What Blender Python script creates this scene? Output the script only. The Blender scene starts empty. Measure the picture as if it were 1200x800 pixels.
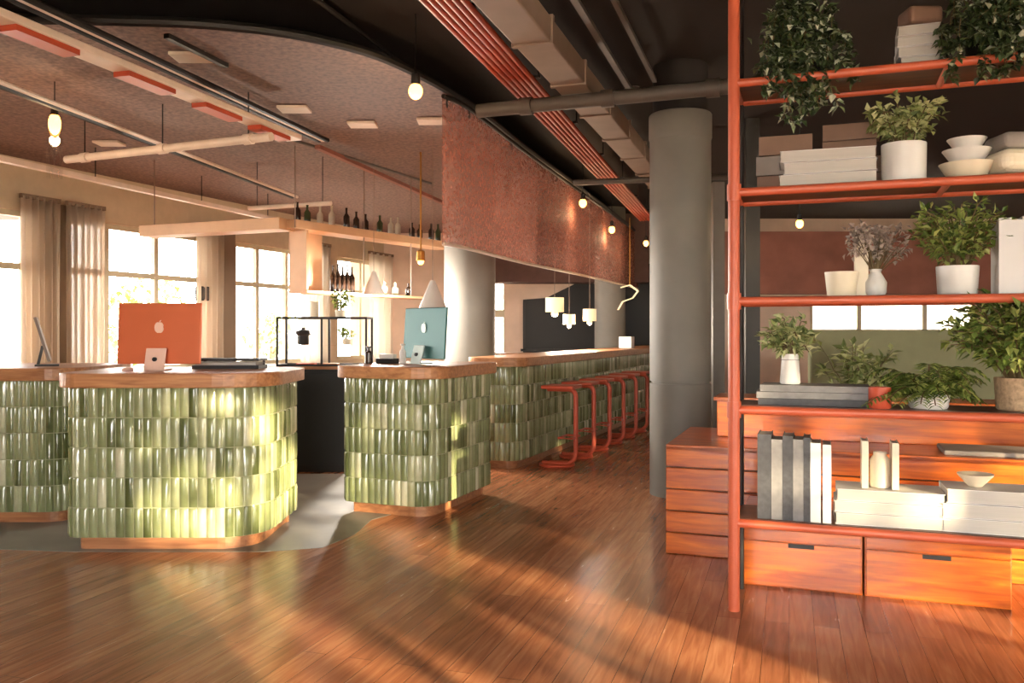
import bpy, math, random
from mathutils import Vector, Matrix
R = random.Random(7)
sc = bpy.context.scene
col = sc.collection
EYE, HOR, F = 1.37, 388.0, 1000.0

# ------------------------------------------------------------------ helpers
def at(px, py, d):
    return Vector(((px - 600) / F * d, d, EYE + (HOR - py) / F * d))
def atz(px, py, z):
    d = (EYE - z) * F / (py - HOR)
    return Vector(((px - 600) / F * d, d, z))

class MB:
    def __init__(s):
        s.v = []; s.f = []; s.t = []; s.tone = 0.5; s.smooth = False
    def add(s, vs, fs, tone=None):
        n = len(s.v); t = s.tone if tone is None else tone
        s.v += [tuple(v) for v in vs]; s.t += [t] * len(vs)
        s.f += [tuple(i + n for i in f) for f in fs]
        return s
    def box(s, c, size, rz=0.0, m=None, tone=None):
        hx, hy, hz = size[0] / 2, size[1] / 2, size[2] / 2
        M = Matrix.Translation(Vector(c)) @ (m if m is not None else Matrix.Rotation(rz, 4, 'Z'))
        vs = [M @ Vector((x, y, z)) for x, y, z in ((-hx,-hy,-hz),(hx,-hy,-hz),(hx,hy,-hz),(-hx,hy,-hz),(-hx,-hy,hz),(hx,-hy,hz),(hx,hy,hz),(-hx,hy,hz))]
        return s.add(vs, [(0,3,2,1),(4,5,6,7),(0,1,5,4),(1,2,6,5),(2,3,7,6),(3,0,4,7)], tone)
    def bar(s, a, b, w, h):
        # rectangular bar from a to b; w sideways, h upwards
        a, b = Vector(a), Vector(b); d = (b - a).normalized()
        side = d.cross(Vector((0,0,1)))
        side = Vector((1,0,0)) if side.length < 1e-4 else side.normalized()
        up = side.cross(d).normalized()
        vs = []
        for p in (a, b):
            for i, j in ((-1,-1),(1,-1),(1,1),(-1,1)):
                vs.append(p + side * i * w / 2 + up * j * h / 2)
        return s.add(vs, [(0,1,2,3),(7,6,5,4),(0,4,5,1),(1,5,6,2),(2,6,7,3),(3,7,4,0)])
    def tube(s, pts, r, seg=8, closed=False, tone=None):
        pts = [Vector(p) for p in pts]; n = len(pts)
        rs = r if isinstance(r, (list, tuple)) else [r] * n
        prev = None; vs = []
        for i, p in enumerate(pts):
            if closed: d = pts[(i + 1) % n] - pts[i - 1]
            else: d = pts[min(i + 1, n - 1)] - pts[max(i - 1, 0)]
            d.normalize()
            if prev is None:
                a = d.cross(Vector((0,0,1)))
                if a.length < 1e-3: a = Vector((1,0,0))
            else:
                a = prev - d * prev.dot(d)
            a.normalize(); prev = a; b = d.cross(a)
            for k in range(seg):
                t = 2 * math.pi * k / seg
                vs.append(p + (a * math.cos(t) + b * math.sin(t)) * rs[i])
        fs = []
        for i in range(n if closed else n - 1):
            j = (i + 1) % n
            for k in range(seg):
                l = (k + 1) % seg
                fs.append((i*seg+k, i*seg+l, j*seg+l, j*seg+k))
        if not closed:
            fs.append(tuple(range(seg))[::-1]); fs.append(tuple((n-1)*seg + k for k in range(seg)))
        s.smooth = True
        return s.add(vs, fs, tone)
    def lathe(s, prof, c=(0,0,0), seg=28):
        vs = []; fs = []; c = Vector(c)
        for r, z in prof:
            for k in range(seg):
                t = 2*math.pi*k/seg
                vs.append(c + Vector((r*math.cos(t), r*math.sin(t), z)))
        for i in range(len(prof)-1):
            for k in range(seg):
                l = (k+1) % seg
                fs.append((i*seg+k, i*seg+l, (i+1)*seg+l, (i+1)*seg+k))
        if prof[0][0] > 1e-4: fs.append(tuple(range(seg))[::-1])
        if prof[-1][0] > 1e-4: fs.append(tuple((len(prof)-1)*seg+k for k in range(seg)))
        s.smooth = True
        return s.add(vs, fs)
    def prism(s, poly, z0, z1):
        n = len(poly)
        vs = [Vector((p[0], p[1], z0)) for p in poly] + [Vector((p[0], p[1], z1)) for p in poly]
        fs = [tuple(range(n))[::-1], tuple(range(n, 2*n))] + [(i, (i+1) % n, n+(i+1) % n, n+i) for i in range(n)]
        return s.add(vs, fs)
    def sphere(s, c, r, seg=16, ring=10, sz=1.0):
        return s.lathe([(max(r*math.sin(math.pi*i/ring), 1e-5), -r*sz*math.cos(math.pi*i/ring)) for i in range(ring+1)], c, seg)
    def leaf(s, p, d, up, L, W, tone=None, fold=0.25):
        d = Vector(d).normalized(); up = Vector(up); sd = d.cross(up)
        if sd.length < 1e-3: sd = Vector((1,0,0))
        sd.normalize(); nn = sd.cross(d)
        p = Vector(p); m = p + d*L*0.45; e = p + d*L - nn*L*0.12
        a = m + sd*W/2 + nn*W*fold; b = m - sd*W/2 + nn*W*fold
        return s.add([p, a, e, b, m], [(0,4,1),(1,4,2),(2,4,3),(3,4,0)], R.random() if tone is None else tone)

def build(name, mb, mat, parent=None, bevel=0.0, smooth=None, seg=2):
    me = bpy.data.meshes.new(name)
    me.from_pydata(mb.v, [], mb.f); me.update()
    at_ = me.attributes.new('tone', 'FLOAT', 'POINT'); at_.data.foreach_set('value', mb.t)
    me.materials.append(mat)
    if mb.smooth if smooth is None else smooth:
        me.polygons.foreach_set('use_smooth', [True]*len(me.polygons)); me.set_sharp_from_angle(angle=math.radians(40))
    o = bpy.data.objects.new(name, me); col.objects.link(o)
    if parent: o.parent = parent
    if bevel:
        b = o.modifiers.new('edge', 'BEVEL'); b.width = bevel; b.segments = seg; b.limit_method = 'ANGLE'
    return o
def tag(o, label, cat, group=None, kind=None):
    o['label'] = label; o['category'] = cat
    if group: o['group'] = group
    if kind: o['kind'] = kind
    return o
def thing(name, label, cat, loc=(0,0,0), rz=0.0, group=None):
    o = bpy.data.objects.new(name, None); o.empty_display_size = 0.1; col.objects.link(o)
    o.location = loc; o.rotation_euler = (0, 0, rz)
    return tag(o, label, cat, group)
def copy_tree(o, loc, rz, label, group=None):
    def cp(x, par):
        c = x.copy(); col.objects.link(c)
        if par: c.parent = par
        for ch in list(x.children): cp(ch, c)
        return c
    c = cp(o, None); c.location = loc; c.rotation_euler = (0,0,rz); c['label'] = label
    if group: c['group'] = group
    return c
def struct(name, mb, mat, parent=None, bevel=0, smooth=None):
    o = build(name, mb, mat, parent, bevel, smooth)
    if parent is None: o['kind'] = 'structure'
    return o
def round_poly(pts, radii, seg=8):
    out = []; n = len(pts)
    for i in range(n):
        p = Vector(pts[i]).to_2d() if len(pts[i]) == 3 else Vector(pts[i]); r = radii[i]
        if r <= 0: out.append(p); continue
        a = (Vector(pts[i-1]) - p).normalized(); b = (Vector(pts[(i+1) % n]) - p).normalized()
        ang = a.angle(b); t = r / math.tan(ang/2)
        c = p + (a+b).normalized() * r / math.sin(ang/2)
        s0 = p + a*t - c; s1 = p + b*t - c
        th0 = math.atan2(s0.y, s0.x); dth = (math.atan2(s1.y, s1.x) - th0 + math.pi) % (2*math.pi) - math.pi
        for k in range(seg+1):
            th = th0 + dth*k/seg; out.append(c + Vector((math.cos(th), math.sin(th)))*r)
    return out
def offset(poly, d):
    # poly counter-clockwise; d > 0 grows it
    n = len(poly); out = []
    for i in range(n):
        p, a, b = poly[i], poly[i-1], poly[(i+1) % n]
        e1 = (p-a).normalized(); e2 = (b-p).normalized()
        n1 = Vector((e1.y, -e1.x)); n2 = Vector((e2.y, -e2.x))
        m = (n1+n2); m = m / max(m.length_squared, 1e-6) * 2
        out.append(p + m*d)
    return out

# ------------------------------------------------------------------ materials
def rgb(r, g, b):
    f = lambda c: (c/255/12.92) if c/255 <= .04045 else ((c/255+.055)/1.055)**2.4
    return (f(r), f(g), f(b), 1)
def mat(name, c, rough=.5, metal=0, var=.12, scale=8, bump=0, spec=.5, coat=0, stretch=(1,1,1)):
    m = bpy.data.materials.new(name); m.use_nodes = True; nt = m.node_tree; N = nt.nodes; L = nt.links
    b = N['Principled BSDF']; b.inputs['Roughness'].default_value = rough; b.inputs['Metallic'].default_value = metal
    b.inputs['Specular IOR Level'].default_value = spec; b.inputs['Coat Weight'].default_value = coat
    tc = N.new('ShaderNodeTexCoord'); mp = N.new('ShaderNodeMapping'); L.new(tc.outputs['Object'], mp.inputs[0]); mp.inputs['Scale'].default_value = stretch
    nz = N.new('ShaderNodeTexNoise'); nz.inputs['Scale'].default_value = scale; nz.inputs['Detail'].default_value = 5; L.new(mp.outputs[0], nz.inputs['Vector'])
    rp = N.new('ShaderNodeValToRGB'); L.new(nz.outputs['Fac'], rp.inputs[0])
    lo = tuple(x*(1-var) for x in c[:3]) + (1,); hi = tuple(min(1, x*(1+var)) for x in c[:3]) + (1,)
    rp.color_ramp.elements[0].color = lo; rp.color_ramp.elements[1].color = hi
    rp.color_ramp.elements[0].position = .3; rp.color_ramp.elements[1].position = .7
    L.new(rp.outputs[0], b.inputs['Base Color'])
    if bump:
        bp = N.new('ShaderNodeBump'); bp.inputs['Strength'].default_value = bump; bp.inputs['Distance'].default_value = .01
        L.new(nz.outputs['Fac'], bp.inputs['Height']); L.new(bp.outputs[0], b.inputs['Normal'])
    return m
def emit(name, c, strength):
    m = bpy.data.materials.new(name); m.use_nodes = True; b = m.node_tree.nodes['Principled BSDF']
    b.inputs['Base Color'].default_value = c; b.inputs['Emission Color'].default_value = c; b.inputs['Emission Strength'].default_value = strength
    return m
def tone_mat(name, stops, rough=.4, trans=0, coat=0, noise=0, spec=.5):
    m = bpy.data.materials.new(name); m.use_nodes = True; nt = m.node_tree; N = nt.nodes; L = nt.links
    b = N['Principled BSDF']; b.inputs['Roughness'].default_value = rough; b.inputs['Coat Weight'].default_value = coat; b.inputs['Specular IOR Level'].default_value = spec
    a = N.new('ShaderNodeAttribute'); a.attribute_name = 'tone'
    rp = N.new('ShaderNodeValToRGB'); els = rp.color_ramp.elements
    while len(els) < len(stops): els.new(.5)
    for e, (p, c) in zip(els, stops): e.position = p; e.color = c
    src = a.outputs['Fac']
    if noise:
        nz = N.new('ShaderNodeTexNoise'); nz.inputs['Scale'].default_value = 14; tc = N.new('ShaderNodeTexCoord'); L.new(tc.outputs['Object'], nz.inputs['Vector'])
        ma = N.new('ShaderNodeMath'); ma.operation = 'MULTIPLY_ADD'; L.new(nz.outputs['Fac'], ma.inputs[0]); ma.inputs[1].default_value = noise
        mb_ = N.new('ShaderNodeMath'); mb_.operation = 'SUBTRACT'; L.new(src, mb_.inputs[0]); mb_.inputs[1].default_value = noise/2
        L.new(mb_.outputs[0], ma.inputs[2]); src = ma.outputs[0]
    L.new(src, rp.inputs[0]); L.new(rp.outputs[0], b.inputs['Base Color'])
    if trans:
        t = N.new('ShaderNodeBsdfTranslucent'); L.new(rp.outputs[0], t.inputs[0]); mx = N.new('ShaderNodeMixShader'); mx.inputs[0].default_value = trans
        L.new(b.outputs[0], mx.inputs[1]); L.new(t.outputs[0], mx.inputs[2]); L.new(mx.outputs[0], N['Material Output'].inputs[0])
    return m
def wood(name, c1, c2, rough=.4, axis='X', scale=3.0, coat=0.0):
    m = bpy.data.materials.new(name); m.use_nodes = True; nt = m.node_tree; N = nt.nodes; L = nt.links
    b = N['Principled BSDF']; b.inputs['Roughness'].default_value = rough; b.inputs['Coat Weight'].default_value = coat
    tc = N.new('ShaderNodeTexCoord'); mp = N.new('ShaderNodeMapping'); L.new(tc.outputs['Object'], mp.inputs[0])
    mp.inputs['Scale'].default_value = {'X': (1, 12, 12), 'Y': (12, 1, 12), 'Z': (12, 12, 1)}[axis]
    nz = N.new('ShaderNodeTexNoise'); nz.inputs['Scale'].default_value = scale; nz.inputs['Detail'].default_value = 6; nz.inputs['Distortion'].default_value = .6
    L.new(mp.outputs[0], nz.inputs['Vector'])
    rp = N.new('ShaderNodeValToRGB'); rp.color_ramp.elements[0].position = .32; rp.color_ramp.elements[1].position = .68
    rp.color_ramp.elements[0].color = c1; rp.color_ramp.elements[1].color = c2
    L.new(nz.outputs['Fac'], rp.inputs[0]); L.new(rp.outputs[0], b.inputs['Base Color'])
    bp = N.new('ShaderNodeBump'); bp.inputs['Strength'].default_value = .12; bp.inputs['Distance'].default_value = .005
    L.new(nz.outputs['Fac'], bp.inputs['Height']); L.new(bp.outputs[0], b.inputs['Normal'])
    return m

def floor_mat():
    m = bpy.data.materials.new('oak floorboards'); m.use_nodes = True; nt = m.node_tree; N = nt.nodes; L = nt.links
    b = N['Principled BSDF']
    tc = N.new('ShaderNodeTexCoord'); mp = N.new('ShaderNodeMapping'); L.new(tc.outputs['Object'], mp.inputs[0])
    mp.inputs['Rotation'].default_value = (0, 0, math.radians(-72))
    br = N.new('ShaderNodeTexBrick'); br.inputs['Scale'].default_value = 1; br.inputs['Brick Width'].default_value = 1.6; br.inputs['Row Height'].default_value = .11
    br.inputs['Mortar Size'].default_value = .0012; br.inputs['Color1'].default_value = (0,0,0,1); br.inputs['Color2'].default_value = (1,1,1,1); br.inputs['Mortar'].default_value = (.3,.3,.3,1)
    br.offset = .37; L.new(mp.outputs[0], br.inputs['Vector'])
    m2 = N.new('ShaderNodeMapping'); m2.inputs['Scale'].default_value = (1.2, 16, 1); L.new(mp.outputs[0], m2.inputs[0])
    nz = N.new('ShaderNodeTexNoise'); nz.inputs['Scale'].default_value = 2.2; nz.inputs['Detail'].default_value = 7; nz.inputs['Distortion'].default_value = .8; L.new(m2.outputs[0], nz.inputs['Vector'])
    sp = N.new('ShaderNodeMath'); sp.operation = 'MULTIPLY_ADD'; L.new(br.outputs['Color'], sp.inputs[0]); sp.inputs[1].default_value = .24
    ml = N.new('ShaderNodeMath'); ml.operation = 'MULTIPLY'; L.new(nz.outputs['Fac'], ml.inputs[0]); ml.inputs[1].default_value = .76; L.new(ml.outputs[0], sp.inputs[2])
    rp = N.new('ShaderNodeValToRGB'); L.new(sp.outputs[0], rp.inputs[0])
    e = rp.color_ramp.elements; e[0].position = .2; e[0].color = rgb(122, 70, 44); e[1].position = .8; e[1].color = rgb(196, 136, 96)
    x = e.new(.5); x.color = rgb(162, 102, 68)
    mx = N.new('ShaderNodeMix'); mx.data_type = 'RGBA'; L.new(br.outputs['Fac'], mx.inputs['Factor']); L.new(rp.outputs[0], mx.inputs['A']); mx.inputs['B'].default_value = rgb(70, 34, 20)
    L.new(mx.outputs['Result'], b.inputs['Base Color'])
    rr = N.new('ShaderNodeMapRange'); L.new(nz.outputs['Fac'], rr.inputs[0]); rr.inputs[3].default_value = .16; rr.inputs[4].default_value = .32; L.new(rr.outputs[0], b.inputs['Roughness'])
    bp = N.new('ShaderNodeBump'); bp.inputs['Strength'].default_value = .12; bp.inputs['Distance'].default_value = .003; L.new(sp.outputs[0], bp.inputs['Height']); L.new(bp.outputs[0], b.inputs['Normal'])
    return m
def veil_mat():
    m = bpy.data.materials.new('bronze mesh'); m.use_nodes = True; nt = m.node_tree; N = nt.nodes; L = nt.links
    b = N['Principled BSDF']; b.inputs['Base Color'].default_value = rgb(186, 124, 104); b.inputs['Roughness'].default_value = .7
    tl = N.new('ShaderNodeBsdfTranslucent'); tl.inputs[0].default_value = rgb(186, 124, 104)
    m0 = N.new('ShaderNodeMixShader'); m0.inputs[0].default_value = .35; L.new(b.outputs[0], m0.inputs[1]); L.new(tl.outputs[0], m0.inputs[2])
    tc = N.new('ShaderNodeTexCoord'); vo = N.new('ShaderNodeTexVoronoi'); vo.inputs['Scale'].default_value = 34; L.new(tc.outputs['Object'], vo.inputs['Vector'])
    n2 = N.new('ShaderNodeTexNoise'); n2.inputs['Scale'].default_value = 11; L.new(tc.outputs['Object'], n2.inputs['Vector'])
    ad = N.new('ShaderNodeMath'); ad.operation = 'MULTIPLY_ADD'; L.new(n2.outputs['Fac'], ad.inputs[0]); ad.inputs[1].default_value = .5; L.new(vo.outputs['Distance'], ad.inputs[2])
    mr = N.new('ShaderNodeMapRange'); L.new(ad.outputs[0], mr.inputs[0]); mr.inputs[1].default_value = .35; mr.inputs[2].default_value = 1.0; mr.inputs[3].default_value = .4; mr.inputs[4].default_value = .54
    tr = N.new('ShaderNodeBsdfTransparent'); mx = N.new('ShaderNodeMixShader'); L.new(mr.outputs[0], mx.inputs[0]); L.new(tr.outputs[0], mx.inputs[1]); L.new(m0.outputs[0], mx.inputs[2])
    L.new(mx.outputs[0], N['Material Output'].inputs[0]); return m
def glass_mat():
    m = bpy.data.materials.new('clear glass'); m.use_nodes = True; nt = m.node_tree; N = nt.nodes; L = nt.links
    tr = N.new('ShaderNodeBsdfTransparent'); gl = N.new('ShaderNodeBsdfGlossy'); gl.inputs['Roughness'].default_value = .02
    mx = N.new('ShaderNodeMixShader'); mx.inputs[0].default_value = .06; L.new(tr.outputs[0], mx.inputs[1]); L.new(gl.outputs[0], mx.inputs[2])
    L.new(mx.outputs[0], N['Material Output'].inputs[0]); return m
def curtain_mat(name, c, tr_amount, clear):
    m = bpy.data.materials.new(name); m.use_nodes = True; nt = m.node_tree; N = nt.nodes; L = nt.links
    b = N['Principled BSDF']; b.inputs['Base Color'].default_value = c; b.inputs['Roughness'].default_value = .9
    t = N.new('ShaderNodeBsdfTranslucent'); t.inputs[0].default_value = c
    m1 = N.new('ShaderNodeMixShader'); m1.inputs[0].default_value = tr_amount; L.new(b.outputs[0], m1.inputs[1]); L.new(t.outputs[0], m1.inputs[2])
    tp = N.new('ShaderNodeBsdfTransparent'); m2 = N.new('ShaderNodeMixShader'); m2.inputs[0].default_value = clear; L.new(m1.outputs[0], m2.inputs[1]); L.new(tp.outputs[0], m2.inputs[2])
    L.new(m2.outputs[0], N['Material Output'].inputs[0]); return m

M_FLOOR = floor_mat()
M_CONC = mat('grey screed', rgb(132, 126, 116), .45, var=.15, scale=3)
M_CEIL = mat('charcoal ceiling paint', rgb(36, 31, 30), .8, var=.1, scale=2)
M_BCEIL = mat('brown expanded mesh ceiling', rgb(122, 97, 88), .75, var=.42, scale=26, bump=.3)
M_WALL = mat('warm cream paint', rgb(205, 184, 155), .8, var=.05)
M_WALL2 = mat('rosy beige plaster', rgb(224, 198, 178), .8, var=.08, scale=3)
M_TAUPE = mat('taupe plaster', rgb(128, 108, 88), .8, var=.08, scale=3)
M_COLM = mat('grey concrete column', rgb(120, 116, 108), .6, var=.1, scale=3)
M_BLACK = mat('matt black', rgb(18, 16, 16), .55, var=.1)
M_DARK = mat('dark grey metal', rgb(44, 41, 40), .5, metal=.3)
M_ORANGE = mat('terracotta powder coat', rgb(188, 88, 57), .4, var=.06)
M_ORANGE2 = mat('orange red paint', rgb(182, 74, 46), .45, var=.08)
M_CREAMP = mat('cream pipe paint', rgb(226, 206, 188), .5, var=.06)
M_GREYP = mat('grey pipe paint', rgb(88, 80, 74), .5, var=.1)
M_TAUPEP = mat('taupe duct paint', rgb(138, 118, 104), .6, var=.12, scale=4)
M_WTOP = wood('oak worktop', rgb(150, 98, 62), rgb(192, 138, 94), .4, 'X')
M_WPLI = wood('oak plinth', rgb(140, 88, 56), rgb(178, 122, 82), .45, 'X')
M_ORWOOD = wood('orange stained pine', rgb(158, 68, 16), rgb(212, 110, 28), .3, 'X', coat=.2)
M_SHBOARD = wood('dark shelf board', rgb(70, 38, 24), rgb(104, 58, 36), .4, 'X')
M_HWOOD = mat('light hanging timber', rgb(206, 162, 122), .5, var=.06, scale=6)
M_TILE = tone_mat('green glazed tile', [(0, rgb(76, 84, 48)), (.35, rgb(120, 128, 88)), (.7, rgb(150, 154, 116)), (1, rgb(192, 190, 160))], .14, noise=.35, coat=.3)
M_GROUT = mat('pale green grout', rgb(150, 152, 118), .8)
M_LEAF = tone_mat('mid green leaf', [(0, rgb(60, 82, 30)), (.5, rgb(112, 132, 56)), (1, rgb(178, 184, 106))], .45, trans=.25)
M_LEAFD = tone_mat('dark green leaf', [(0, rgb(30, 44, 24)), (.6, rgb(66, 84, 46)), (.85, rgb(120, 132, 96)), (1, rgb(206, 208, 188))], .45, trans=.2)
M_LEAFP = tone_mat('pale green leaf', [(0, rgb(92, 108, 60)), (.5, rgb(148, 158, 96)), (1, rgb(208, 208, 158))], .5, trans=.3)
M_DRY = tone_mat('dried grey flowers', [(0, rgb(120, 104, 94)), (1, rgb(190, 172, 160))], .8)
M_STEM = mat('brown stem', rgb(98, 80, 48), .7)
M_WHITE = mat('white ceramic', rgb(212, 208, 202), .35, var=.03)
M_CREAM = mat('cream ceramic', rgb(222, 208, 182), .5, var=.05)
M_PAPER = mat('paper edge', rgb(178, 172, 164), .8, var=.06, scale=60, stretch=(.1,.1,8))
M_BKW = mat('white book cloth', rgb(206, 203, 200), .6, var=.02)
M_BKG = mat('grey book cloth', rgb(110, 108, 108), .6, var=.15, scale=30)
M_BKD = mat('dark book cloth', rgb(52, 52, 56), .6, var=.3, scale=40)
M_BKT = mat('taupe book cloth', rgb(122, 92, 74), .7, var=.1)
M_SOIL = mat('potting soil', rgb(60, 44, 32), .9, var=.4, scale=60)
M_SAGE = mat('sage green felt', rgb(140, 140, 108), .85, var=.06)
M_TERRA = mat('terracotta plaster', rgb(146, 92, 76), .8, var=.2, scale=3)
M_IMACO = mat('orange aluminium', rgb(208, 106, 64), .4, metal=.2, var=.02)
M_IMACP = mat('pale peach aluminium', rgb(238, 196, 176), .4, var=.02)
M_IMACT = mat('teal aluminium', rgb(38, 90, 88), .45, metal=.2, var=.02)
M_IMACW = mat('pale aqua aluminium', rgb(206, 226, 222), .4, var=.02)
M_SCREEN = mat('black screen glass', rgb(20, 20, 22), .12)
M_BRASS = mat('brass', rgb(190, 140, 70), .3, metal=.8)
M_BOTD = mat('dark bottle glass', rgb(44, 30, 22), .1)
M_BOTC = mat('pale bottle glass', rgb(186, 172, 150), .1)
M_BOTG = mat('green bottle glass', rgb(60, 68, 40), .1)
M_BASK = mat('woven seagrass', rgb(168, 142, 112), .8, var=.3, scale=60, bump=.4)
M_GREY = mat('mid grey felt', rgb(138, 128, 120), .85)
M_SHADE = emit('lit cream lampshade', rgb(240, 222, 176), .45)
M_BULB = emit('warm bulb', rgb(255, 176, 80), 7)
M_GLASS = glass_mat()
M_VEIL = veil_mat()
M_CURT = curtain_mat('taupe sheer', rgb(222, 208, 190), .65, .14)
M_SHEER = curtain_mat('white sheer', rgb(240, 234, 222), .55, .2)
M_FRAMEW = mat('beige window frame', rgb(196, 184, 156), .5, var=.04)
M_GRASS = mat('pale paving', rgb(190, 178, 160), .9, var=.3, scale=2)
M_BARK = mat('bark', rgb(96, 78, 60), .9, var=.3)
M_TABLE = wood('grey oak', rgb(140, 112, 92), rgb(176, 146, 122), .5, 'X')

# ------------------------------------------------------------------ room shell
U = Vector((.372, .928, 0)); V = Vector((.928, -.372, 0))          # along the bar / across it
W = Vector((.371, .928, 0))                                        # window wall runs along this
def wallpt(px):                                                    # window wall point under a pixel column
    d = 9.3 / (1 - px/1000); return Vector(((px-600)/F*d, d, 0))
wall0 = Vector((-5.58, 9.3, 0))
struct('floor', MB().prism([(-13,-2.6),(11,-2.6),(11,17.2),(-13,17.2)], -.12, 0), M_FLOOR)
gpoly = [(-4.95,5.42),(-3.24,5.36),(-2.75,5.30),(-1.55,5.30),(-1.2,5.40),(-1.06,5.75),(-1.02,6.2),(-.75,6.6),(-.7,8.2),(-4.95,8.2)]
struct('floor_screed', MB().prism(gpoly, -.02, .002), M_CONC)
struct('ceiling', MB().prism([(-13,-2.6),(11,-2.6),(11,17.2),(-13,17.2)], 3.6, 3.75), M_CEIL)
# left wall with three window openings
def wseg(mb, p0, p1, z0, z1, t=.22):
    a, b = wallpt(p0) if not isinstance(p0, Vector) else p0, wallpt(p1) if not isinstance(p1, Vector) else p1
    n = Vector((-W.y, W.x, 0)) * t
    mb.prism([(a.x,a.y),(b.x,b.y),((b+n).x,(b+n).y),((a+n).x,(a+n).y)], z0, z1)
P_START = wall0 - W*13.0; P_END = wallpt(470)
SILL, HEAD = .85, 2.72
wb = MB()
wseg(wb, P_START, P_END, 0, SILL); wseg(wb, P_START, P_END, HEAD, 3.6)
opens = [(-900, -380), (-300, -130), (-100, 38), (80, 244), (277, 374), (396, 456)]  # leftmost opening is out of view, added for extra light
edges = [P_START] + [e for o in opens for e in o] + [P_END]
for i in range(0, len(edges), 2): wseg(wb, edges[i], edges[i+1], SILL, HEAD)
struct('wall_left', wb, M_WALL)
tp = MB()                                                          # taupe pier cladding
for a, b in ((41, 77), (247, 274)):
    n = Vector((W.y, -W.x, 0))*.03; A = wallpt(a); B = wallpt(b)
    tp.prism([((A+n).x,(A+n).y),((B+n).x,(B+n).y),(B.x,B.y),(A.x,A.y)], .0, 2.85)
struct('trim_1', tp, M_TAUPE)
def window(name, p0, p1, mulls, trans=2.1):
    a, b = wallpt(p0), wallpt(p1); n = Vector((-W.y, W.x, 0))*.1
    a, b = a+n, b+n; fr = MB(); L = (b-a).length
    for z in (SILL+.03, HEAD-.03): fr.bar(a + Vector((0,0,z)), b + Vector((0,0,z)), .07, .06)
    fr.bar(a+Vector((0,0,trans)), b+Vector((0,0,trans)), .06, .07)
    for p in [a + W*.03, b - W*.03] + [wallpt(m)+n for m in mulls]:
        fr.box((p.x, p.y, (SILL+HEAD)/2), (.07, .065, HEAD-SILL), math.atan2(W.y, W.x))
    o = struct(name, fr, M_FRAMEW)
    g = MB().bar(a + n*.2 + Vector((0,0,(SILL+HEAD)/2)), b + n*.2 + Vector((0,0,(SILL+HEAD)/2)), .008, HEAD-SILL)
    build('pane', g, M_GLASS, o)
    pl = bpy.data.lights.new('portal', 'AREA'); pl.shape = 'RECTANGLE'; pl.size = L; pl.size_y = HEAD-SILL; pl.cycles.is_portal = True
    po = bpy.data.objects.new('portal', pl); col.objects.link(po); c = (a+b)/2 - n*.6
    po.location = (c.x, c.y, (SILL+HEAD)/2); po.rotation_euler = Vector((W.y, -W.x, 0)).to_track_quat('-Z', 'Y').to_euler()
window('window_1', -100, 38, (-60, -20))
window('window_2', 80, 244, (130, 188))
window('window_3', 277, 374, (306, 340))
window('window_4', -300, -130, (-240, -185))
window('window_12', 396, 456, (426,))
window('window_7', -900, -380, (-700, -530))  # unseen window, added to bring more daylight onto the counters
# back wall with a slit window and a band window
bk = MB(); y0, y1 = 16.9, 17.1
def bx(x0, x1, z0, z1): bk.box(((x0+x1)/2, (y0+y1)/2, (z0+z1)/2), (x1-x0, y1-y0, z1-z0))
bx(-3.2, -.40, 0, 3.6); bx(-.40, -.15, 0, .95); bx(-.40, -.15, 2.85, 3.6); bx(-.15, 5.9, 0, 3.6)
bx(5.9, 9.2, 0, 1.35); bx(5.9, 9.2, 1.95, 3.6); bx(9.2, 11, 0, 3.6)
struct('wall_back', bk, M_WALL2)
f5 = MB(); f5.box((-.275, 16.98, 1.72), (.25, .05, .16)); f5.box((-.275, 16.98, 2.83), (.25, .05, .04)); f5.box((-.39,16.98,1.9), (.03,.06,1.9)); f5.box((-.16,16.98,1.9), (.03,.06,1.9))
w5 = struct('window_5', f5, M_FRAMEW); build('pane', MB().box((-.275, 17.03, 1.9), (.25, .008, 1.9)), M_GLASS, w5)
f6 = MB()
for x in (5.93, 6.9, 8.2, 9.17): f6.box((x, 16.98, 1.65), (.09, .06, .6))
for z in (1.37, 1.93): f6.box((7.55, 16.98, z), (3.3, .06, .05))
w6 = struct('window_6', f6, M_FRAMEW); build('blind', MB().box((7.55, 17.03, 1.65), (3.3, .012, .6)), M_SHEER, w6)
struct('wall_right', MB().box((11.1, 7.3, 1.8), (.2, 19.8, 3.6)), M_WALL2)
# glazed front behind the camera: sun comes in here
rw = MB()
RX = [(-2.5,.2),(3.0,5.4),(5.7,8.2),(8.5,10.7)]
RH = 2.62
xs = [-13] + [e for o in RX for e in o] + [11]
for i in range(0, len(xs), 2): rw.box(((xs[i]+xs[i+1])/2, -2.5, 1.8), (xs[i+1]-xs[i], .2, 3.6))
for a, b in RX:
    rw.box(((a+b)/2, -2.5, .06), (b-a, .2, .12)); rw.box(((a+b)/2, -2.5, (3.6+RH)/2), (b-a, .2, 3.6-RH))
struct('wall_rear', rw, M_WALL)
for i, (a, b) in enumerate(RX):
    fr = MB()
    for x in (a+.03, a+(b-a)/3, a+2*(b-a)/3, b-.03): fr.box((x, -2.5, (RH+.12)/2), (.06, .07, RH-.12))
    for z in (.15, .9, RH-.03): fr.box(((a+b)/2, -2.5, z), (b-a, .07, .06))
    o = struct('window_%d' % (8+i), fr, M_DARK)
    build('pane', MB().box(((a+b)/2, -2.54, (RH+.12)/2), (b-a, .008, RH-.12)), M_GLASS, o)
    pl = bpy.data.lights.new('portal', 'AREA'); pl.shape = 'RECTANGLE'; pl.size = b-a; pl.size_y = RH-.1; pl.cycles.is_portal = True
    po = bpy.data.objects.new('portal', pl); col.objects.link(po); po.location = ((a+b)/2, -2.38, (RH+.12)/2); po.rotation_euler = (math.radians(90), 0, 0)
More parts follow.
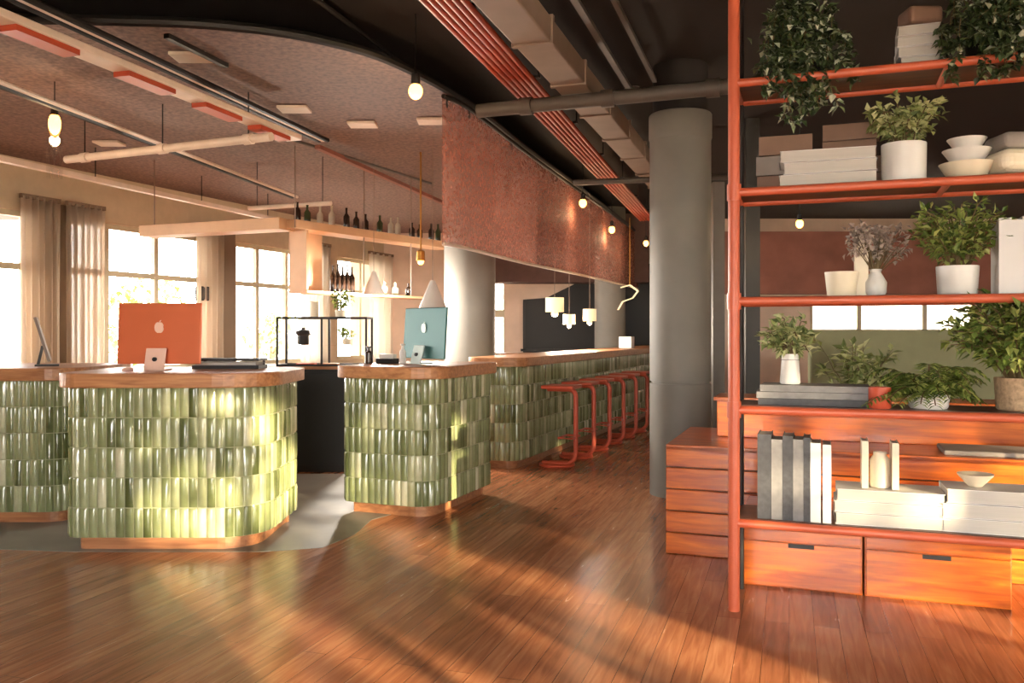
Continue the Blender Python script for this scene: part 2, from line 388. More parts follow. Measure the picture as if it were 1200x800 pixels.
struct('ground', MB().box((0, 8, -.3), (90, 90, .1)), M_GRASS)
# leaf canopy of the street trees outside the glazed front (dapples the sun)
lf = MB()
for k in range(460):
    cx = R.uniform(1.5, 15.5); cz = R.uniform(.6, 4.3)
    if R.random() > (.96 if cx > 9.6 and cz > 2.2 else .55 if cz < 2.7 else   .6 if cz < 3.25 else .95): continue
    r = R.uniform(.2, .42)
    for q in range(int(150*r)):
        v = Vector((R.gauss(0,1), R.gauss(0,1), R.gauss(0,.8))).normalized() * r * R.random()**.5
        lf.leaf(Vector((cx, -8.2 + R.uniform(-.2,.2), cz)) + v, (R.gauss(0,1),R.gauss(0,1),R.gauss(0,.6)-.4), (R.gauss(0,1),R.gauss(0,1),1), .17, .11)
fo = build('foliage', lf, M_LEAF); fo['kind'] = 'stuff'; fo['label'] = 'leafy tree crowns outside the glazed front'; fo['category'] = 'foliage'
# back-wall fittings
dz = lambda px, py: ((px-600)/F*16.8, EYE + (HOR-py)/F*16.8)
pts = [dz(*p) for p in ((613,414),(613,351),(640,349),(697,321),(697,414))]
m_ = MB(); n = len(pts)
m_.add([Vector((x,16.9,z)) for x,z in pts] + [Vector((x,16.8,z)) for x,z in pts], [tuple(range(n))[::-1], tuple(range(n,2*n))] + [(i,(i+1)%n,n+(i+1)%n,n+i) for i in range(n)])
bp_ = thing('wall_panel', 'black wall panel with a slanted top edge behind the bar', 'panel', (0,0,0))
build('board', m_, M_BLACK, bp_)
fr = MB(); fr.box((.92,16.78,1.0), (1.5,.06,.05)); fr.box((.24,16.78,1.47), (.05,.06,.95)); build('frame', fr, M_DARK, bp_)
struct('door_1', MB().box((2.75, 16.86, 1.35), (1.1, .08, 2.7)), M_BLACK)
struct('trim_2', MB().box((1.1, 16.5, 2.95), (3.0, .6, 1.3)), mat('dark brown bulkhead', rgb(92, 66, 58), .8))
struct('trim_3', MB().box((6.6, 13.2, 2.42), (6.8, .3, .95)), M_TERRA)
t_ = MB()
bb = thing('back_counter', 'low wooden counter ledge below the black wall panel', 'counter', (.9, 16.2, 0))
build('worktop', MB().box((0,0,.93), (2.2,.55,.06)), M_WTOP, bb, bevel=.005); build('body', MB().box((0,.02,.45), (2.1,.5,.9)), M_GROUT, bb)

# ------------------------------------------------------------------ columns
def column(name, label, x, y, r, capz=None, seam=None):
    t = thing(name, label, 'column', (x, y, 0))
    top = capz or 3.6
    prof = [(r, 0), (r, (seam or 1)-.006), (r-.014, (seam or 1)-.004), (r-.014, (seam or 1)+.012), (r, (seam or 1)+.014), (r, top-.2 if capz else 3.6)]
    build('shaft', MB().lathe(prof, seg=40), M_COLM, t)
    if capz:
        build('collar', MB().lathe([(r*1.0, capz-.22), (r*1.03, capz-.2), (r*1.03, capz-.01), (r*1.0, capz)], seg=40), M_COLM, t)
        build('neck', MB().lathe([(r*.9, capz-.05), (r*.9, 3.6)], seg=32), M_CEIL, t)
    return t
column('concrete_column', 'round grey concrete column with a collar beside the orange shelving', 1.42, 7.2, .255, 3.19, .94)
column('concrete_column', 'grey round column rising behind the teal monitor counter', -.49, 9.9, .297)
column('concrete_column', 'distant slim grey column beside the black wall panel', 1.78, 15.5, .28)
t = tag(build('steel_post', MB().bar((2.52, 9.0, 0), (2.52, 9.0, 3.6), .15, .15), M_DARK), 'slim dark steel post seen behind the left end of the shelving', 'post')
t = tag(build('grey_post', MB().bar((2.12, 8.8, 0), (2.12, 8.8, 2.9), .12, .12), M_GREYP), 'short grey post just right of the round front column', 'post')

# ------------------------------------------------------------------ hanging mesh canopy
def smooth_path(pts, n=6):
    out = []
    P = [Vector(p) for p in pts]
    for i in range(len(P)-1):
        p0 = P[max(i-1,0)]; p1 = P[i]; p2 = P[i+1]; p3 = P[min(i+2, len(P)-1)]
        for k in range(n):
            t = k/n
            out.append(.5*((2*p1)+(p2-p0)*t+(2*p0-5*p1+4*p2-p3)*t*t+(3*p1-p0-3*p2+p3)*t**3))
    out.append(P[-1]); return out
edge = [(-7.5,5.3,0),(-5.0,5.3,0),(-2.6,5.38,0),(-1.76,5.5,0),(-1.24,5.78,0),(-.84,6.27,0),(-.37,7.37,0),(.16,9.2,0),(1.04,12.06,0),(2.45,16.8,0)]
ep = smooth_path(edge, 6)
struct('ceiling_bar', MB().prism([(p.x, p.y) for p in ep] + [(-2.9, 16.8), (-7.5, 5.4)], 3.3, 3.36), M_BCEIL)
struct('trim_4', MB().tube([(p.x, p.y, 3.33) for p in ep], .034), M_BLACK)
hz_ = MB()
vp = smooth_path([(-.56,6.95,2.08),(-.37,7.37,2.08),(.16,9.2,2.1),(1.04,12.06,2.15),(2.45,16.6,2.2)], 8)
vt = thing('hanging_mesh_screen', 'tall bronze mesh screen hanging above the front edge of the bar', 'mesh screen', (0,0,0))
vm = MB(); n = len(vp); vs = []
for p in vp:
    vs += [Vector((p.x, p.y, p.z)), Vector((p.x, p.y, 3.3))]
vm.add(vs, [(2*i, 2*i+2, 2*i+3, 2*i+1) for i in range(n-1)])
vo = build('mesh_cloth', vm, M_VEIL, vt, smooth=True); so = vo.modifiers.new('thick', 'SOLIDIFY'); so.thickness = .012
build('top_track', MB().tube([(p.x, p.y, 3.285) for p in vp], .02), M_BLACK, vt)
build('bottom_hem', MB().tube([(p.x, p.y, p.z) for p in vp], .016, 6), M_CREAMP, vt)
hg = MB()
for i in range(2, n, 6): hg.tube([(vp[i].x, vp[i].y, 3.2), (vp[i].x, vp[i].y, 3.3)], .008, 6)
build('hanger', hg, M_BLACK, vt)['kind'] = 'stuff'

# ------------------------------------------------------------------ tiled counters
def sample(path, closed=True):
    P = list(path) + ([path[0]] if closed else []); cum = [0]
    for a, b in zip(P, P[1:]): cum.append(cum[-1] + (b-a).length)
    def f(s):
        s = min(max(s, 0), cum[-1]-1e-6)
        lo, hi = 0, len(cum)-1
        while hi-lo > 1:
            m = (lo+hi)//2
            if cum[m] <= s: lo = m
            else: hi = m
        a, b = P[lo], P[lo+1]; t = (s-cum[lo])/(cum[lo+1]-cum[lo]+1e-9); e = (b-a).normalized()
        return a + (b-a)*t, Vector((e.y, -e.x))
    return f, cum[-1]
def counter(name, label, outline, radii, s_range=(0, 1), z0=.085, z1=1.02, ztop=1.11, over=.05):
    poly = round_poly(outline, radii)
    c = sum(poly, Vector((0,0)))/len(poly)
    loc = [p - c for p in poly]
    t = thing(name, label, 'counter', (c.x, c.y, 0))
    build('plinth', MB().prism(offset(loc, -.07), 0.0, z0+.01), M_WPLI, t)
    build('body', MB().prism(offset(loc, -.012), z0, z1), M_GROUT, t)
    build('worktop', MB().prism(offset(loc, over), z1, ztop), M_WTOP, t, bevel=.008)
    f, L = sample(loc); tm = MB(); rows = 5; rh = (z1-z0)/rows; tw = .056; ncol = int(L/tw); tw = L/ncol
    for r in range(rows):
        for k in range(ncol):
            s0 = k*tw + .003; s1 = (k+1)*tw - .003
            p, nn = f((s0+s1)/2)
            tone = min(1, max(0, R.gauss(.45, .24))); tilt = R.gauss(0, .0022); tz = R.gauss(0, .0025)
            vs = []
            za, zb = z0 + r*rh + .003, z0 + (r+1)*rh - .003
            zz = [za, za+.012, zb-.012, zb]
            for iz, z in enumerate(zz):
                for j in range(6):
                    u = j/5; q, n2 = f(s0 + (s1-s0)*u)
                    bul = .011*(1-(2*u-1)**2)**.8 * (1 if iz in (1,2) else .55)
                    dd = -.008 + bul + tilt*(2*u-1) + tz*(iz/1.5-1) if 0 < j < 5 else -.008
                    w = q + n2*dd; vs.append(Vector((w.x, w.y, z)))
            fs = [(i*6+j, i*6+j+1, (i+1)*6+j+1, (i+1)*6+j) for i in range(3) for j in range(5)]
            tm.add(vs, fs, tone)
    tm.smooth = True
    o = build('tile_cladding', tm, M_TILE, t)
    return t
counter('reception_counter', 'green tiled reception counter carrying the orange monitor', [(-2.80,5.3),(-1.55,5.3),(-1.55,6.2),(-2.80,6.2)], [.11,.3,.05,.05])
counter('reception_counter', 'shaded tiled reception counter cut by the left edge', [(-5.0,6.05),(-3.14,6.05),(-3.14,6.95),(-5.0,6.95)], [.1,.2,.05,.05])
c2 = [Vector(p) for p in ((-1.30,6.46),(-.575,6.17),(-.166,7.2),(-.89,7.48))]
counter('reception_counter', 'green tiled reception counter carrying the teal monitor', c2, [.08,.2,.05,.05])
b0 = Vector((.06,8.38)); u2 = Vector((U.x,U.y)); v2 = Vector((V.x,V.y))
counter('bar_counter', 'long green tiled bar counter with stools along its front', [b0 - v2*.5, b0, b0 + u2*7.6, b0 + u2*7.6 - v2*.5], [.06,.18,.05,.05])

# black back cabinet between the counters
t = thing('back_cabinet', 'low black cabinet with a timber top in the gap between counters', 'cabinet', (-2.35, 8.6, 0))
build('body', MB().box((0,0,.5), (1.5,.6,1.0)), M_BLACK, t, bevel=.006); build('top', MB().box((0,0,1.015), (1.56,.66,.03)), M_WTOP, t, bevel=.004)
dr = MB()
for x in (-.37, .37): build('door', MB().box((x,-.308,.52), (.72,.018,.9)), M_BLACK, t, bevel=.003)

# ------------------------------------------------------------------ monitors
def apple(mb, s, z, y, side=1):
    # rounded fruit outline with a bite and a leaf
    out = []
    for k in range(48):
        a = 2*math.pi*k/48
        r = s*(1 + .10*math.cos(2*a)*-1 + .0)
        x = r*math.cos(a)*1.0; zz = r*math.sin(a)*1.02
        if abs(x) < s*.35 and zz > 0: zz -= s*.18*(1-abs(x)/(s*.35))
        if abs(x) < s*.3 and zz < 0: zz += s*.10*(1-abs(x)/(s*.3))
        bx_, bz_ = side*s*1.28, s*.12
        dd = math.hypot(x-bx_, zz-bz_)
        if dd < s*.5:
            x = bx_ + (x-bx_)/dd*s*.5 if dd > 0 else x
            zz = bz_ + (zz-bz_)/dd*s*.5
        out.append((x, zz))
    n = len(out)
    mb.add([Vector((x, y, z+q)) for x, q in out] + [Vector((x, y+.006, z+q)) for x, q in out] + [Vector((0,y,z))],
           [(i, (i+1) % n, 2*n) for i in range(n)] + [((i+1) % n, i, n+i, n+(i+1) % n) for i in range(n)])
    lf_ = [(0,.0),(.22,.1),(.42,.46),(.16,.36)]
    mb.add([Vector((side*a*s, y, z+s*(1.0+b))) for a, b in lf_] + [Vector((side*a*s, y+.006, z+s*(1.0+b))) for a, b in lf_], [(0,1,2,3),(1,0,4,5),(2,1,5,6),(3,2,6,7),(0,3,7,4)])
def monitor(label, loc, rz, mb_, ms):
    t = thing('desktop_computer', label, 'computer', loc, rz)
    tilt = Matrix.Rotation(math.radians(-4), 4, 'X')
    o = build('display', MB().box((0,.0,.245), (.56,.018,.41), m=tilt), mb_, t, bevel=.007, seg=3)
    build('screen', MB().box((0,.0125,.265), (.535,.004,.33), m=tilt), M_SCREEN, t)
    lg = MB(); apple(lg, .034, .285, -.0095); lo_ = build('emblem', lg, ms, o); lo_.matrix_local = Matrix.Identity(4); lo_.location.y = -.006
    st = MB()
    st.box((0,-.075,.07), (.135,.012,.16), m=Matrix.Rotation(math.radians(-16), 4, 'X'))
    st.box((0,-.03,.006), (.135,.14,.012))
    s_ = build('stand', st, ms, t, bevel=.004)
    build('cable_hole', MB().tube([(0,-.095,.075),(0,-.07,.075)], .014, 14), M_BLACK, s_)
    return t
monitor('orange desktop computer seen from behind on the nearest tiled counter', (-2.36, 5.72, 1.11), 0, M_IMACO, M_IMACP)
monitor('teal desktop computer turned at an angle on the middle tiled counter', (-.70, 6.86, 1.11), math.radians(-48), M_IMACT, M_IMACW)
tag(build('computer_mouse', MB().lathe([(.034,0),(.036,.008),(.026,.02),(1e-4,.026)], (-2.53,5.62,1.11), 18), M_IMACP), 'small peach mouse on the counter left of the orange computer stand', 'mouse')
t = thing('document_tray', 'low two tier dark document tray right of the orange computer', 'tray', (-1.98, 6.0, 1.11))
build('tier', MB().box((0,0,.012), (.46,.22,.024)), M_BLACK, t); build('tier', MB().box((0,0,.062), (.46,.22,.016)), M_BLACK, t); build('paper', MB().box((0,0,.035), (.42,.2,.02)), M_PAPER, t)
for x in (-.21,.21): build('support', MB().box((x,.09,.03), (.012,.03,.06)), M_DARK, t)
# far-left counter items
t = thing('tablet_screen', 'grey tablet screen on a slanted stand at the far left counter', 'tablet', (-3.52, 6.4, 1.11), math.radians(117))
build('panel', MB().box((0,0,.2), (.3,.02,.34), m=Matrix.Rotation(math.radians(-16),4,'X')), M_GREY, t, bevel=.004); build('foot', MB().box((0,-.03,.006), (.16,.16,.012)), M_DARK, t); build('neck', MB().bar((0,.03,.01),(0,-.0,.15),.03,.02), M_DARK, t)

# ------------------------------------------------------------------ plants
def pot(mb, r, h, flare=1.1):
    mb.lathe([(r*.92,0),(r,.008),(r*flare,h-.01),(r*flare,h),(r*flare-.012,h),(r*flare-.014,h-.03),(1e-4,h-.03)])
def bushy(name, label, loc, pr, ph, mpot, rx, rz_, cz, nleaf, L, Wd, mleaf, group=None, flare=1.08):
    t = thing(name, label, 'plant', loc, 0, group)
    pm = MB(); pot(pm, pr, ph, flare); build('pot', pm, mpot, t)
    build('soil', MB().lathe([(pr*.98, ph-.03), (1e-4, ph-.02)], seg=20), M_SOIL, t)
    st = MB(); lv = MB()
    ns = max(8, nleaf//14)
    for k in range(ns):
        a = R.random()*2*math.pi; rr = math.sqrt(R.random())
        tip = Vector((math.cos(a)*rr*rx, math.sin(a)*rr*rx*.8, cz + R.uniform(-.75, 1)*rz_*math.sqrt(max(0,1-rr*rr*.8))))
        b = Vector((math.cos(a)*pr*.4, math.sin(a)*pr*.4, ph-.03)); mid = b.lerp(tip, .5) + Vector((0,0,.2*rz_)) - Vector((math.cos(a),math.sin(a),0))*rx*.12
        pts = [b, b.lerp(mid,.5), mid, mid.lerp(tip,.55)+Vector((0,0,.03)), tip]
        st.tube(pts, .0028, 5)
        for j in range(nleaf//ns):
            u = .35 + .65*R.random(); i = min(int(u*4), 3); p = pts[i].lerp(pts[i+1], u*4-i)
            d = Vector((R.gauss(0,1), R.gauss(0,1), R.gauss(.2,.7))); d += Vector((math.cos(a), math.sin(a), 0))*.6
            lv.leaf(p + d.normalized()*.01, d, (R.gauss(0,.4), R.gauss(0,.4), 1), L*R.uniform(.7,1.25), Wd*R.uniform(.8,1.2))
    build('stem', st, M_STEM, t)['kind'] = 'stuff'
    f_ = build('foliage', lv, mleaf, t); f_['kind'] = 'stuff'
    return t
def trailing(name, label, loc, pr, ph, mpot, n_strand, drop, spread, mleaf, up=.25, front=(0,-1,0)):
    t = thing(name, label, 'plant', loc)
    pm = MB(); pot(pm, pr, ph); build('pot', pm, mpot, t)
    st = MB(); lv = MB(); fv = Vector(front)
    for k in range(n_strand):
        a = R.uniform(-math.pi, math.pi); o = Vector((math.cos(a), math.sin(a), 0))
        b = Vector((o.x*pr*.7, o.y*pr*.7, ph)); dr = drop*R.uniform(.15, 1)
        out = (o*.5 + fv*R.uniform(.35, 1.0)); s_ = spread*R.uniform(-1, 1); sv = fv.cross(Vector((0,0,1)))
        top = b + out*pr*1.0 + Vector((0,0,up*R.random())) + sv*s_*.5
        edge = b + fv*(pr*.6+.09) + sv*s_ + Vector((0,0,-ph*.3))
        pts = [b, b.lerp(top,.6)+Vector((0,0,.03)), top.lerp(edge,.5)+Vector((0,0,.02)), edge, edge+Vector((R.uniform(-.03,.03),R.uniform(-.02,.02),-dr*.5)), edge+Vector((R.uniform(-.05,.05),R.uniform(-.03,.02),-dr))]
        pts = smooth_path(pts, 4); st.tube(pts, .002, 4)
        for i in range(1, len(pts)):
            for _ in range(4):
                d = Vector((R.gauss(0,1), R.gauss(0,1)-.3, R.gauss(-.5,.6)))
                lv.leaf(pts[i], d, (0,-.6,1), R.uniform(.035,.06), R.uniform(.022,.036))
    for k in range(n_strand*5):
        d = Vector((R.gauss(0,.7), R.gauss(0,.7), R.uniform(.3,1)))
        p = Vector((R.gauss(0,spread*.5), R.gauss(0,pr*.5), ph + R.random()*up))
        lv.leaf(p, d, (0,-1,.6), R.uniform(.05,.09), R.uniform(.014,.034))
    build('stem', st, M_STEM, t)['kind'] = 'stuff'; build('foliage', lv, mleaf, t)['kind'] = 'stuff'
    return t
def fern(name, label, loc, pr, ph, mpot, nf, L, mleaf):
    t = thing(name, label, 'plant', loc)
    pm = MB(); pot(pm, pr, ph); build('pot', pm, mpot, t)
    st = MB(); lv = MB()
    for k in range(nf):
        a = 2*math.pi*k/nf + R.uniform(-.2,.2); o = Vector((math.cos(a), math.sin(a)*.7, 0)); l = L*R.uniform(.6,1.05); hi = R.uniform(.35,1.25)
        pts = [Vector((0,0,ph-.02)) + o*pr*.3]
        for i in range(1, 9):
            u = i/8; pts.append(Vector((0,0,ph-.02)) + o*(pr*.3 + l*u*(1-.3*hi)) + Vector((0,0, l*hi*1.1*u - l*(.35+.5*hi)*u*u)))
        st.tube(pts, .0025, 4)
        for i in range(1, len(pts)):
            for sub in (0,.5):
                p = pts[i-1].lerp(pts[i], sub+.5 if sub == 0 else 1); d = (pts[i]-pts[i-1]).normalized(); sd = d.cross(Vector((0,0,1))).normalized(); ll = .1*(1-.65*i/9)
                for sg in (-1,1): lv.leaf(p, sd*sg + d*.5 + Vector((0,0,-.15)), (0,0,1), ll, ll*.3)
    build('frond_rib', st, M_STEM, t)['kind'] = 'stuff'; build('foliage', lv, mleaf, t)['kind'] = 'stuff'
    return t

# ------------------------------------------------------------------ orange shelving
E = Vector((.940, -.342, 0)); K = Vector((.342, .940, 0)); B0 = Vector((1.09, 4.19, 0)); RZ = math.atan2(E.y, E.x)
def sp(px, k=.18, z=0):
    b = B0 + K*k; q = (px-600)/F
    s = (q*b.y - b.x)/(E.x - q*E.y)
    p = b + E*s; return Vector((p.x, p.y, z))
def yz(py, p): return EYE + (HOR-py)/F*p.y
SH = [.43, .985, 1.517, 2.05, 2.585]; LEN = 2.3; DEP = .38; TOPZ = .022
shelf = thing('shelving_unit', 'tall open shelving of orange steel tube with dark boards', 'shelf', B0, RZ)
for s in (0, LEN):
    build('front_post', MB().tube([(s,0,0),(s,0,3.6)], .028, 14), M_ORANGE, shelf)
    build('rear_post', MB().tube([(s,DEP,0),(s,DEP,3.6)], .016, 10), M_DARK, shelf)
for z in SH:
    build('front_rail', MB().tube([(0,0,z),(LEN,0,z)], .021, 12), M_ORANGE, shelf)
    build('rear_rail', MB().tube([(0,DEP,z),(LEN,DEP,z)], .018, 12), M_ORANGE, shelf)
    for s in (0, .95, LEN):
        build('side_rail', MB().tube([(s,0,z),(s,DEP,z)], .016, 10), M_ORANGE, shelf)
    build('board', MB().box((LEN/2, DEP/2, z+.012), (LEN-.02, DEP-.03, .02)), M_SHBOARD, shelf)
for z in SH[1:4]:
    build('joint', MB().tube([(0,0,z-.04),(0,0,z+.04)], .034, 14), M_ORANGE, shelf)

# ------------------------------------------------------------------ wooden stepped bench behind the shelving
def L2(s, k, z=0): return B0 + E*s + K*k + Vector((0,0,z))
def drawer_box(label, s0, s1):
    t = thing('drawer_box', label, 'drawer box', L2((s0+s1)/2, .68), RZ)
    w = s1-s0
    build('carcass', MB().box((0,.01,.2), (w,.44,.40)), M_ORWOOD, t, bevel=.004)
    for z0, z1 in ((.012,.245),(.255,.392)):
        fr = build('drawer', MB().box((0,-.222,(z0+z1)/2), (w-.016,.022,z1-z0)), M_ORWOOD, t, bevel=.003)
        if z1 < .3: build('finger_slot', MB().box((0,-.234,z1-.012), (.13,.004,.022)), M_BLACK, fr)
    return t
drawer_box('orange wooden drawer box under the left half of the shelving', 0.0, .604)
drawer_box('orange wooden drawer box under the shelving near the right edge', .612, 1.283)
t = thing('bench_platform', 'long orange wooden slatted bench platform behind the shelving', 'bench', L2(.85, 1.48), RZ)
sl = MB(); w = 2.7
for i in range(5): sl.box((0,-.5,.07+.134*i-.004), (w,.03,.126))
build('front_slats', sl, M_ORWOOD, t, bevel=.004)
build('core', MB().box((0,.02,.31), (w-.03,1.0,.62)), M_SHBOARD, t)
build('top', MB().box((0,0,.655), (w,1.03,.035)), M_ORWOOD, t, bevel=.004)
t = thing('bench_tier', 'orange wooden upper tier standing on top of the bench platform', 'bench tier', L2(.9, 1.66, .673), RZ)
build('panel', MB().box((0,0,.12), (2.3,.36,.24)), M_ORWOOD, t, bevel=.004); build('cap', MB().box((0,0,.25), (2.34,.4,.024)), M_ORWOOD, t, bevel=.004)
tag(build('seat_pad', MB().box((0,0,.014), (1.1,.34,.028)), M_GREY, bevel=.01), 'flat grey seat pad on the bench behind the stacked white books', 'cushion')
o = bpy.data.objects['seat_pad']; o.location = L2(1.6, 1.2, .673); o.rotation_euler = (0,0,RZ)

# ------------------------------------------------------------------ books
def book(label, loc, rz, w, d, h, mc, group=None, flat=False, tilt=0):
    # upright: w thickness, d depth, h height; flat: w length, d depth, h thickness
    t = thing('book', label, 'book', loc, rz, group); t.rotation_euler = (0, tilt, rz)
    c = MB(); p = MB(); e = .003
    if flat and mc is not M_BKW:
        c.box((0,0,e/2), (w,d,e)); c.box((0,0,h-e/2), (w,d,e)); c.box((0,-d/2+e/2,h/2), (w,e,h-2*e)); p.box((0,.002,h/2), (w-.008,d-.01,h-2*e))
    elif flat:
        c.box((0,0,e/2), (w,d,e)); c.box((0,0,h-e/2), (w,d,e)); c.box((0,d/2-e/2,h/2), (w,e,h-2*e)); p.box((0,-.001,h/2), (w-.01,d-.012,h-2*e))
    else:
        c.box((-w/2+e/2,0,h/2), (e,d,h)); c.box((w/2-e/2,0,h/2), (e,d,h)); c.box((0,-d/2+e/2,h/2), (w-2*e,e,h)); p.box((0,.002,h/2), (w-2*e,d-.01,h-.012))
    build('cover', c, mc, t); build('pages', p, M_PAPER, t); return t
z1 = SH[0] + TOPZ
ups = [(889,905,506,M_BKD,'darkest upright book at the left end of the bottom shelf row'),
       (905,918,512,M_BKG,'mid grey upright book second in the bottom shelf row'),
       (918,930,508,M_BKD,'dark upright book third in the bottom shelf row'),
       (930,942,512,M_BKG,'grey upright book fourth in the bottom shelf row'),
       (942,950,510,M_BKD,'thin dark upright book fifth in the row before the white ones'),
       (950,962,516,M_BKW,'white upright book next to the dark books on the bottom shelf'),
       (964,974,518,M_BKW,'last white upright book leaning at the right of the bottom row')]
for a, b, top, m, lab in ups:
    p = sp((a+b)/2, .14); wd = (b-a)/F*p.y*.98
    book(lab, (p.x,p.y,z1), RZ, wd*.95, .2, max(.2, yz(top,p)-z1), m, 'upright books on the bottom shelf')
def stack(px0, px1, py_top, k, z, n, m, labs, group, skew=.012, name=None, dep=.24):
    p = sp((px0+px1)/2, k); w = (px1-px0)/F*p.y*1.0
    H = yz(py_top, p) - z; h = H/n
    for i in range(n):
        q = p + E*R.uniform(-skew, skew); ww = w*(1-.05*i*R.random())
        book(labs[i], (q.x, q.y, z+h*i), RZ+R.uniform(-.03,.03), ww, dep, h*.95, m if not isinstance(m, list) else m[i], group, flat=True)
    return p, z+H
pA, zA = stack(979, 1100, 570, .17, z1, 3, M_BKW, ['bottom white book of the flat stack below the cream jar','middle white book of the flat stack below the cream jar','top white book of the flat stack, carrying the cream jar'], 'white books lying on the bottom shelf')
pB, zB = stack(1106, 1235, 570, .17, z1, 3, M_BKW, ['bottom white book of the flat stack cut by the right edge','middle white book of the flat stack cut by the right edge','top white book carrying the small beige bowl at the right edge'], 'white books lying on the bottom shelf')
p = sp(1013, .17); book('cream slim book standing left of the cream jar', (p.x,p.y,zA), RZ, .03, .16, .225, M_CREAM)
p = sp(1048, .17); book('cream slim book standing right of the cream jar', (p.x,p.y,zA), RZ, .03, .16, .22, M_CREAM)
p = sp(1031, .15); tag(build('jar', MB().lathe([(.04,0),(.046,.01),(.046,.13),(.03,.155),(.03,.17),(.024,.17),(.024,.155),(1e-4,.15)]), M_CREAM), 'cream ceramic jar between two slim books on the white stack', 'jar').location = (p.x,p.y,zA)
p = sp(1143, .15); tag(build('bowl', MB().lathe([(.03,0),(.035,.006),(.075,.05),(.078,.058),(.07,.056),(.03,.014),(1e-4,.012)]), M_CREAM), 'small beige bowl on the white book stack at the right edge', 'bowl').location = (p.x,p.y,zB)
# shelf at hip height
z2 = SH[1] + TOPZ
pC, zC = stack(890, 1018, 450, .2, z2, 3, [M_BKD, M_BKG, M_BKG], ['black bottom book of the low flat stack below the vase plant','grey middle book of the low flat stack below the vase plant','grey top book of the low flat stack below the vase plant'], 'dark books lying on the second shelf')
p = sp(926, .2); bushy('potted_plant', 'airy pale green plant in a white vase on dark books', (p.x,p.y,zC), .05, .15, M_WHITE,   .14, .14, .22, 520, .055, .024, M_LEAFP, flare=.8)
p = sp(1031, .06); tag(build('storage_cup', MB().lathe([(.045,0),(.05,.006),(.05,.1),(.044,.1),(.042,.02),(1e-4,.02)]), M_ORANGE2), 'small orange cup between the dark books and the fern', 'cup').location = (p.x,p.y,z2)
p = sp(1088, .15); fern('potted_fern', 'arching green fern in a white bowl on the second shelf', (p.x,p.y,z2), .085, .07, M_WHITE, 60, .34, M_LEAF)
p = sp(1196, .17); bushy('potted_plant', 'large bushy green plant in a woven pot at the right edge', (p.x,p.y,z2), .1, .15, M_BASK, .33, .2, .37, 2600, .06, .03, M_LEAF)
# shelf at eye height
z3 = SH[2] + TOPZ
p = sp(986, .16); tag(build('plant_pot', MB().lathe([(.06,0),(.066,.008),(.078,.12),(.07,.12),(.06,.02),(1e-4,.02)]), M_CREAM), 'empty cream pot standing alone on the eye level shelf', 'pot').location = (p.x,p.y,z3)
p = sp(1026, .24)
t = thing('dried_bouquet', 'grey dried flower bunch in a pale vase on the eye level shelf', 'dried flowers', (p.x,p.y,z3))
build('vase', MB().lathe([(.035,0),(.05,.02),(.052,.07),(.025,.12),(.03,.135),(.024,.135),(1e-4,.11)]), M_WHITE, t)
lv = MB(); st = MB()
for k in range(75):
    a = R.random()*6.28; r_ = R.random()*.15; tip = Vector((math.cos(a)*r_, math.sin(a)*r_*.7, .2+R.random()*.13)); st.tube([(0,0,.1),(tip*.5)+Vector((0,0,.06)),tip], .0018, 4)
    for j in range(7):
        lv.leaf(tip + Vector((R.gauss(0,.012),R.gauss(0,.012),R.gauss(0,.015))), (R.gauss(0,1),R.gauss(0,1),R.gauss(0,1)), (0,0,1), .036, .026)
build('stem', st, M_STEM, t)['kind'] = 'stuff'; build('flower_head', lv, M_DRY, t)['kind'] = 'stuff'
p = sp(1009, .3); book('pale tall book standing behind the dried flowers', (p.x,p.y,z3), RZ, .06, .16, .33, M_CREAM)
p = sp(1122, .16); bushy('potted_plant', 'wide leafy green plant in a white pot on the eye level shelf', (p.x,p.y,z3), .085, .135, M_WHITE, .24, .17, .3, 1100, .05, .022, M_LEAF)
for px, h, w in ((1173,.34,.05),(1187,.33,.05),(1200,.345,.05)):
    p = sp(px, .15); book({1173:'tall white upright book right of the wide leafy plant',1187:'second tall white book from the wide leafy plant',1200:'tall white upright book cut by the right edge at eye level'}[px], (p.x,p.y,z3), RZ, w, .2, h, M_BKW, 'tall white books on the eye level shelf')
# shelf above eye height
z4 = SH[3] + TOPZ
pD, zD = stack(916, 1022, 178, .14, z4, 3, M_BKW, ['bottom white book of the flat stack left of the white pot','middle white book of the flat stack left of the white pot','top white book of the flat stack left of the white pot'], 'white books lying on the fourth shelf', dep=.2)
p = sp(1059, .14); bushy('potted_plant', 'small bright green plant in a straight white pot on the fourth shelf', (p.x,p.y,z4), .098, .185, M_WHITE, .18, .12, .3, 650, .045, .03, M_LEAFP, flare=1.02)
stack(890, 950, 160, .32, z4, 3, [M_BKT, M_GREY, M_BKT], ['taupe bottom book of the rear stack at the left post','grey middle book of the rear stack at the left post','taupe top book of the rear stack at the left post'], 'taupe books at the back of the fourth shelf', dep=.1)
stack(966, 1030, 146, .32, z4, 4, [M_BKT]*4, ['lowest taupe book of the rear stack behind the white books','second taupe book of the rear stack behind the white books','third taupe book of the rear stack behind the white books','top taupe book of the rear stack behind the white books'], 'taupe books at the back of the fourth shelf', dep=.1)
p = sp(1133, .14)
for i, (r_, h, dz_) in enumerate(((.12,.075,0),(.105,.06,.078),(.085,.05,.14))):
    tag(build('serving_bowl', MB().lathe([(r_*.6,0),(r_*.65,.006),(r_,h),(r_*.95,h),(r_*.6,.02),(1e-4,.018)], seg=30), M_CREAM if i == 0 else M_WHITE), ('largest cream bowl at the bottom of the nested stack','middle white bowl of the stack beside the small plant','topmost small white bowl of the stack beside the small plant')[i], 'bowl', 'bowls stacked on the fourth shelf').location = (p.x,p.y,z4+dz_)
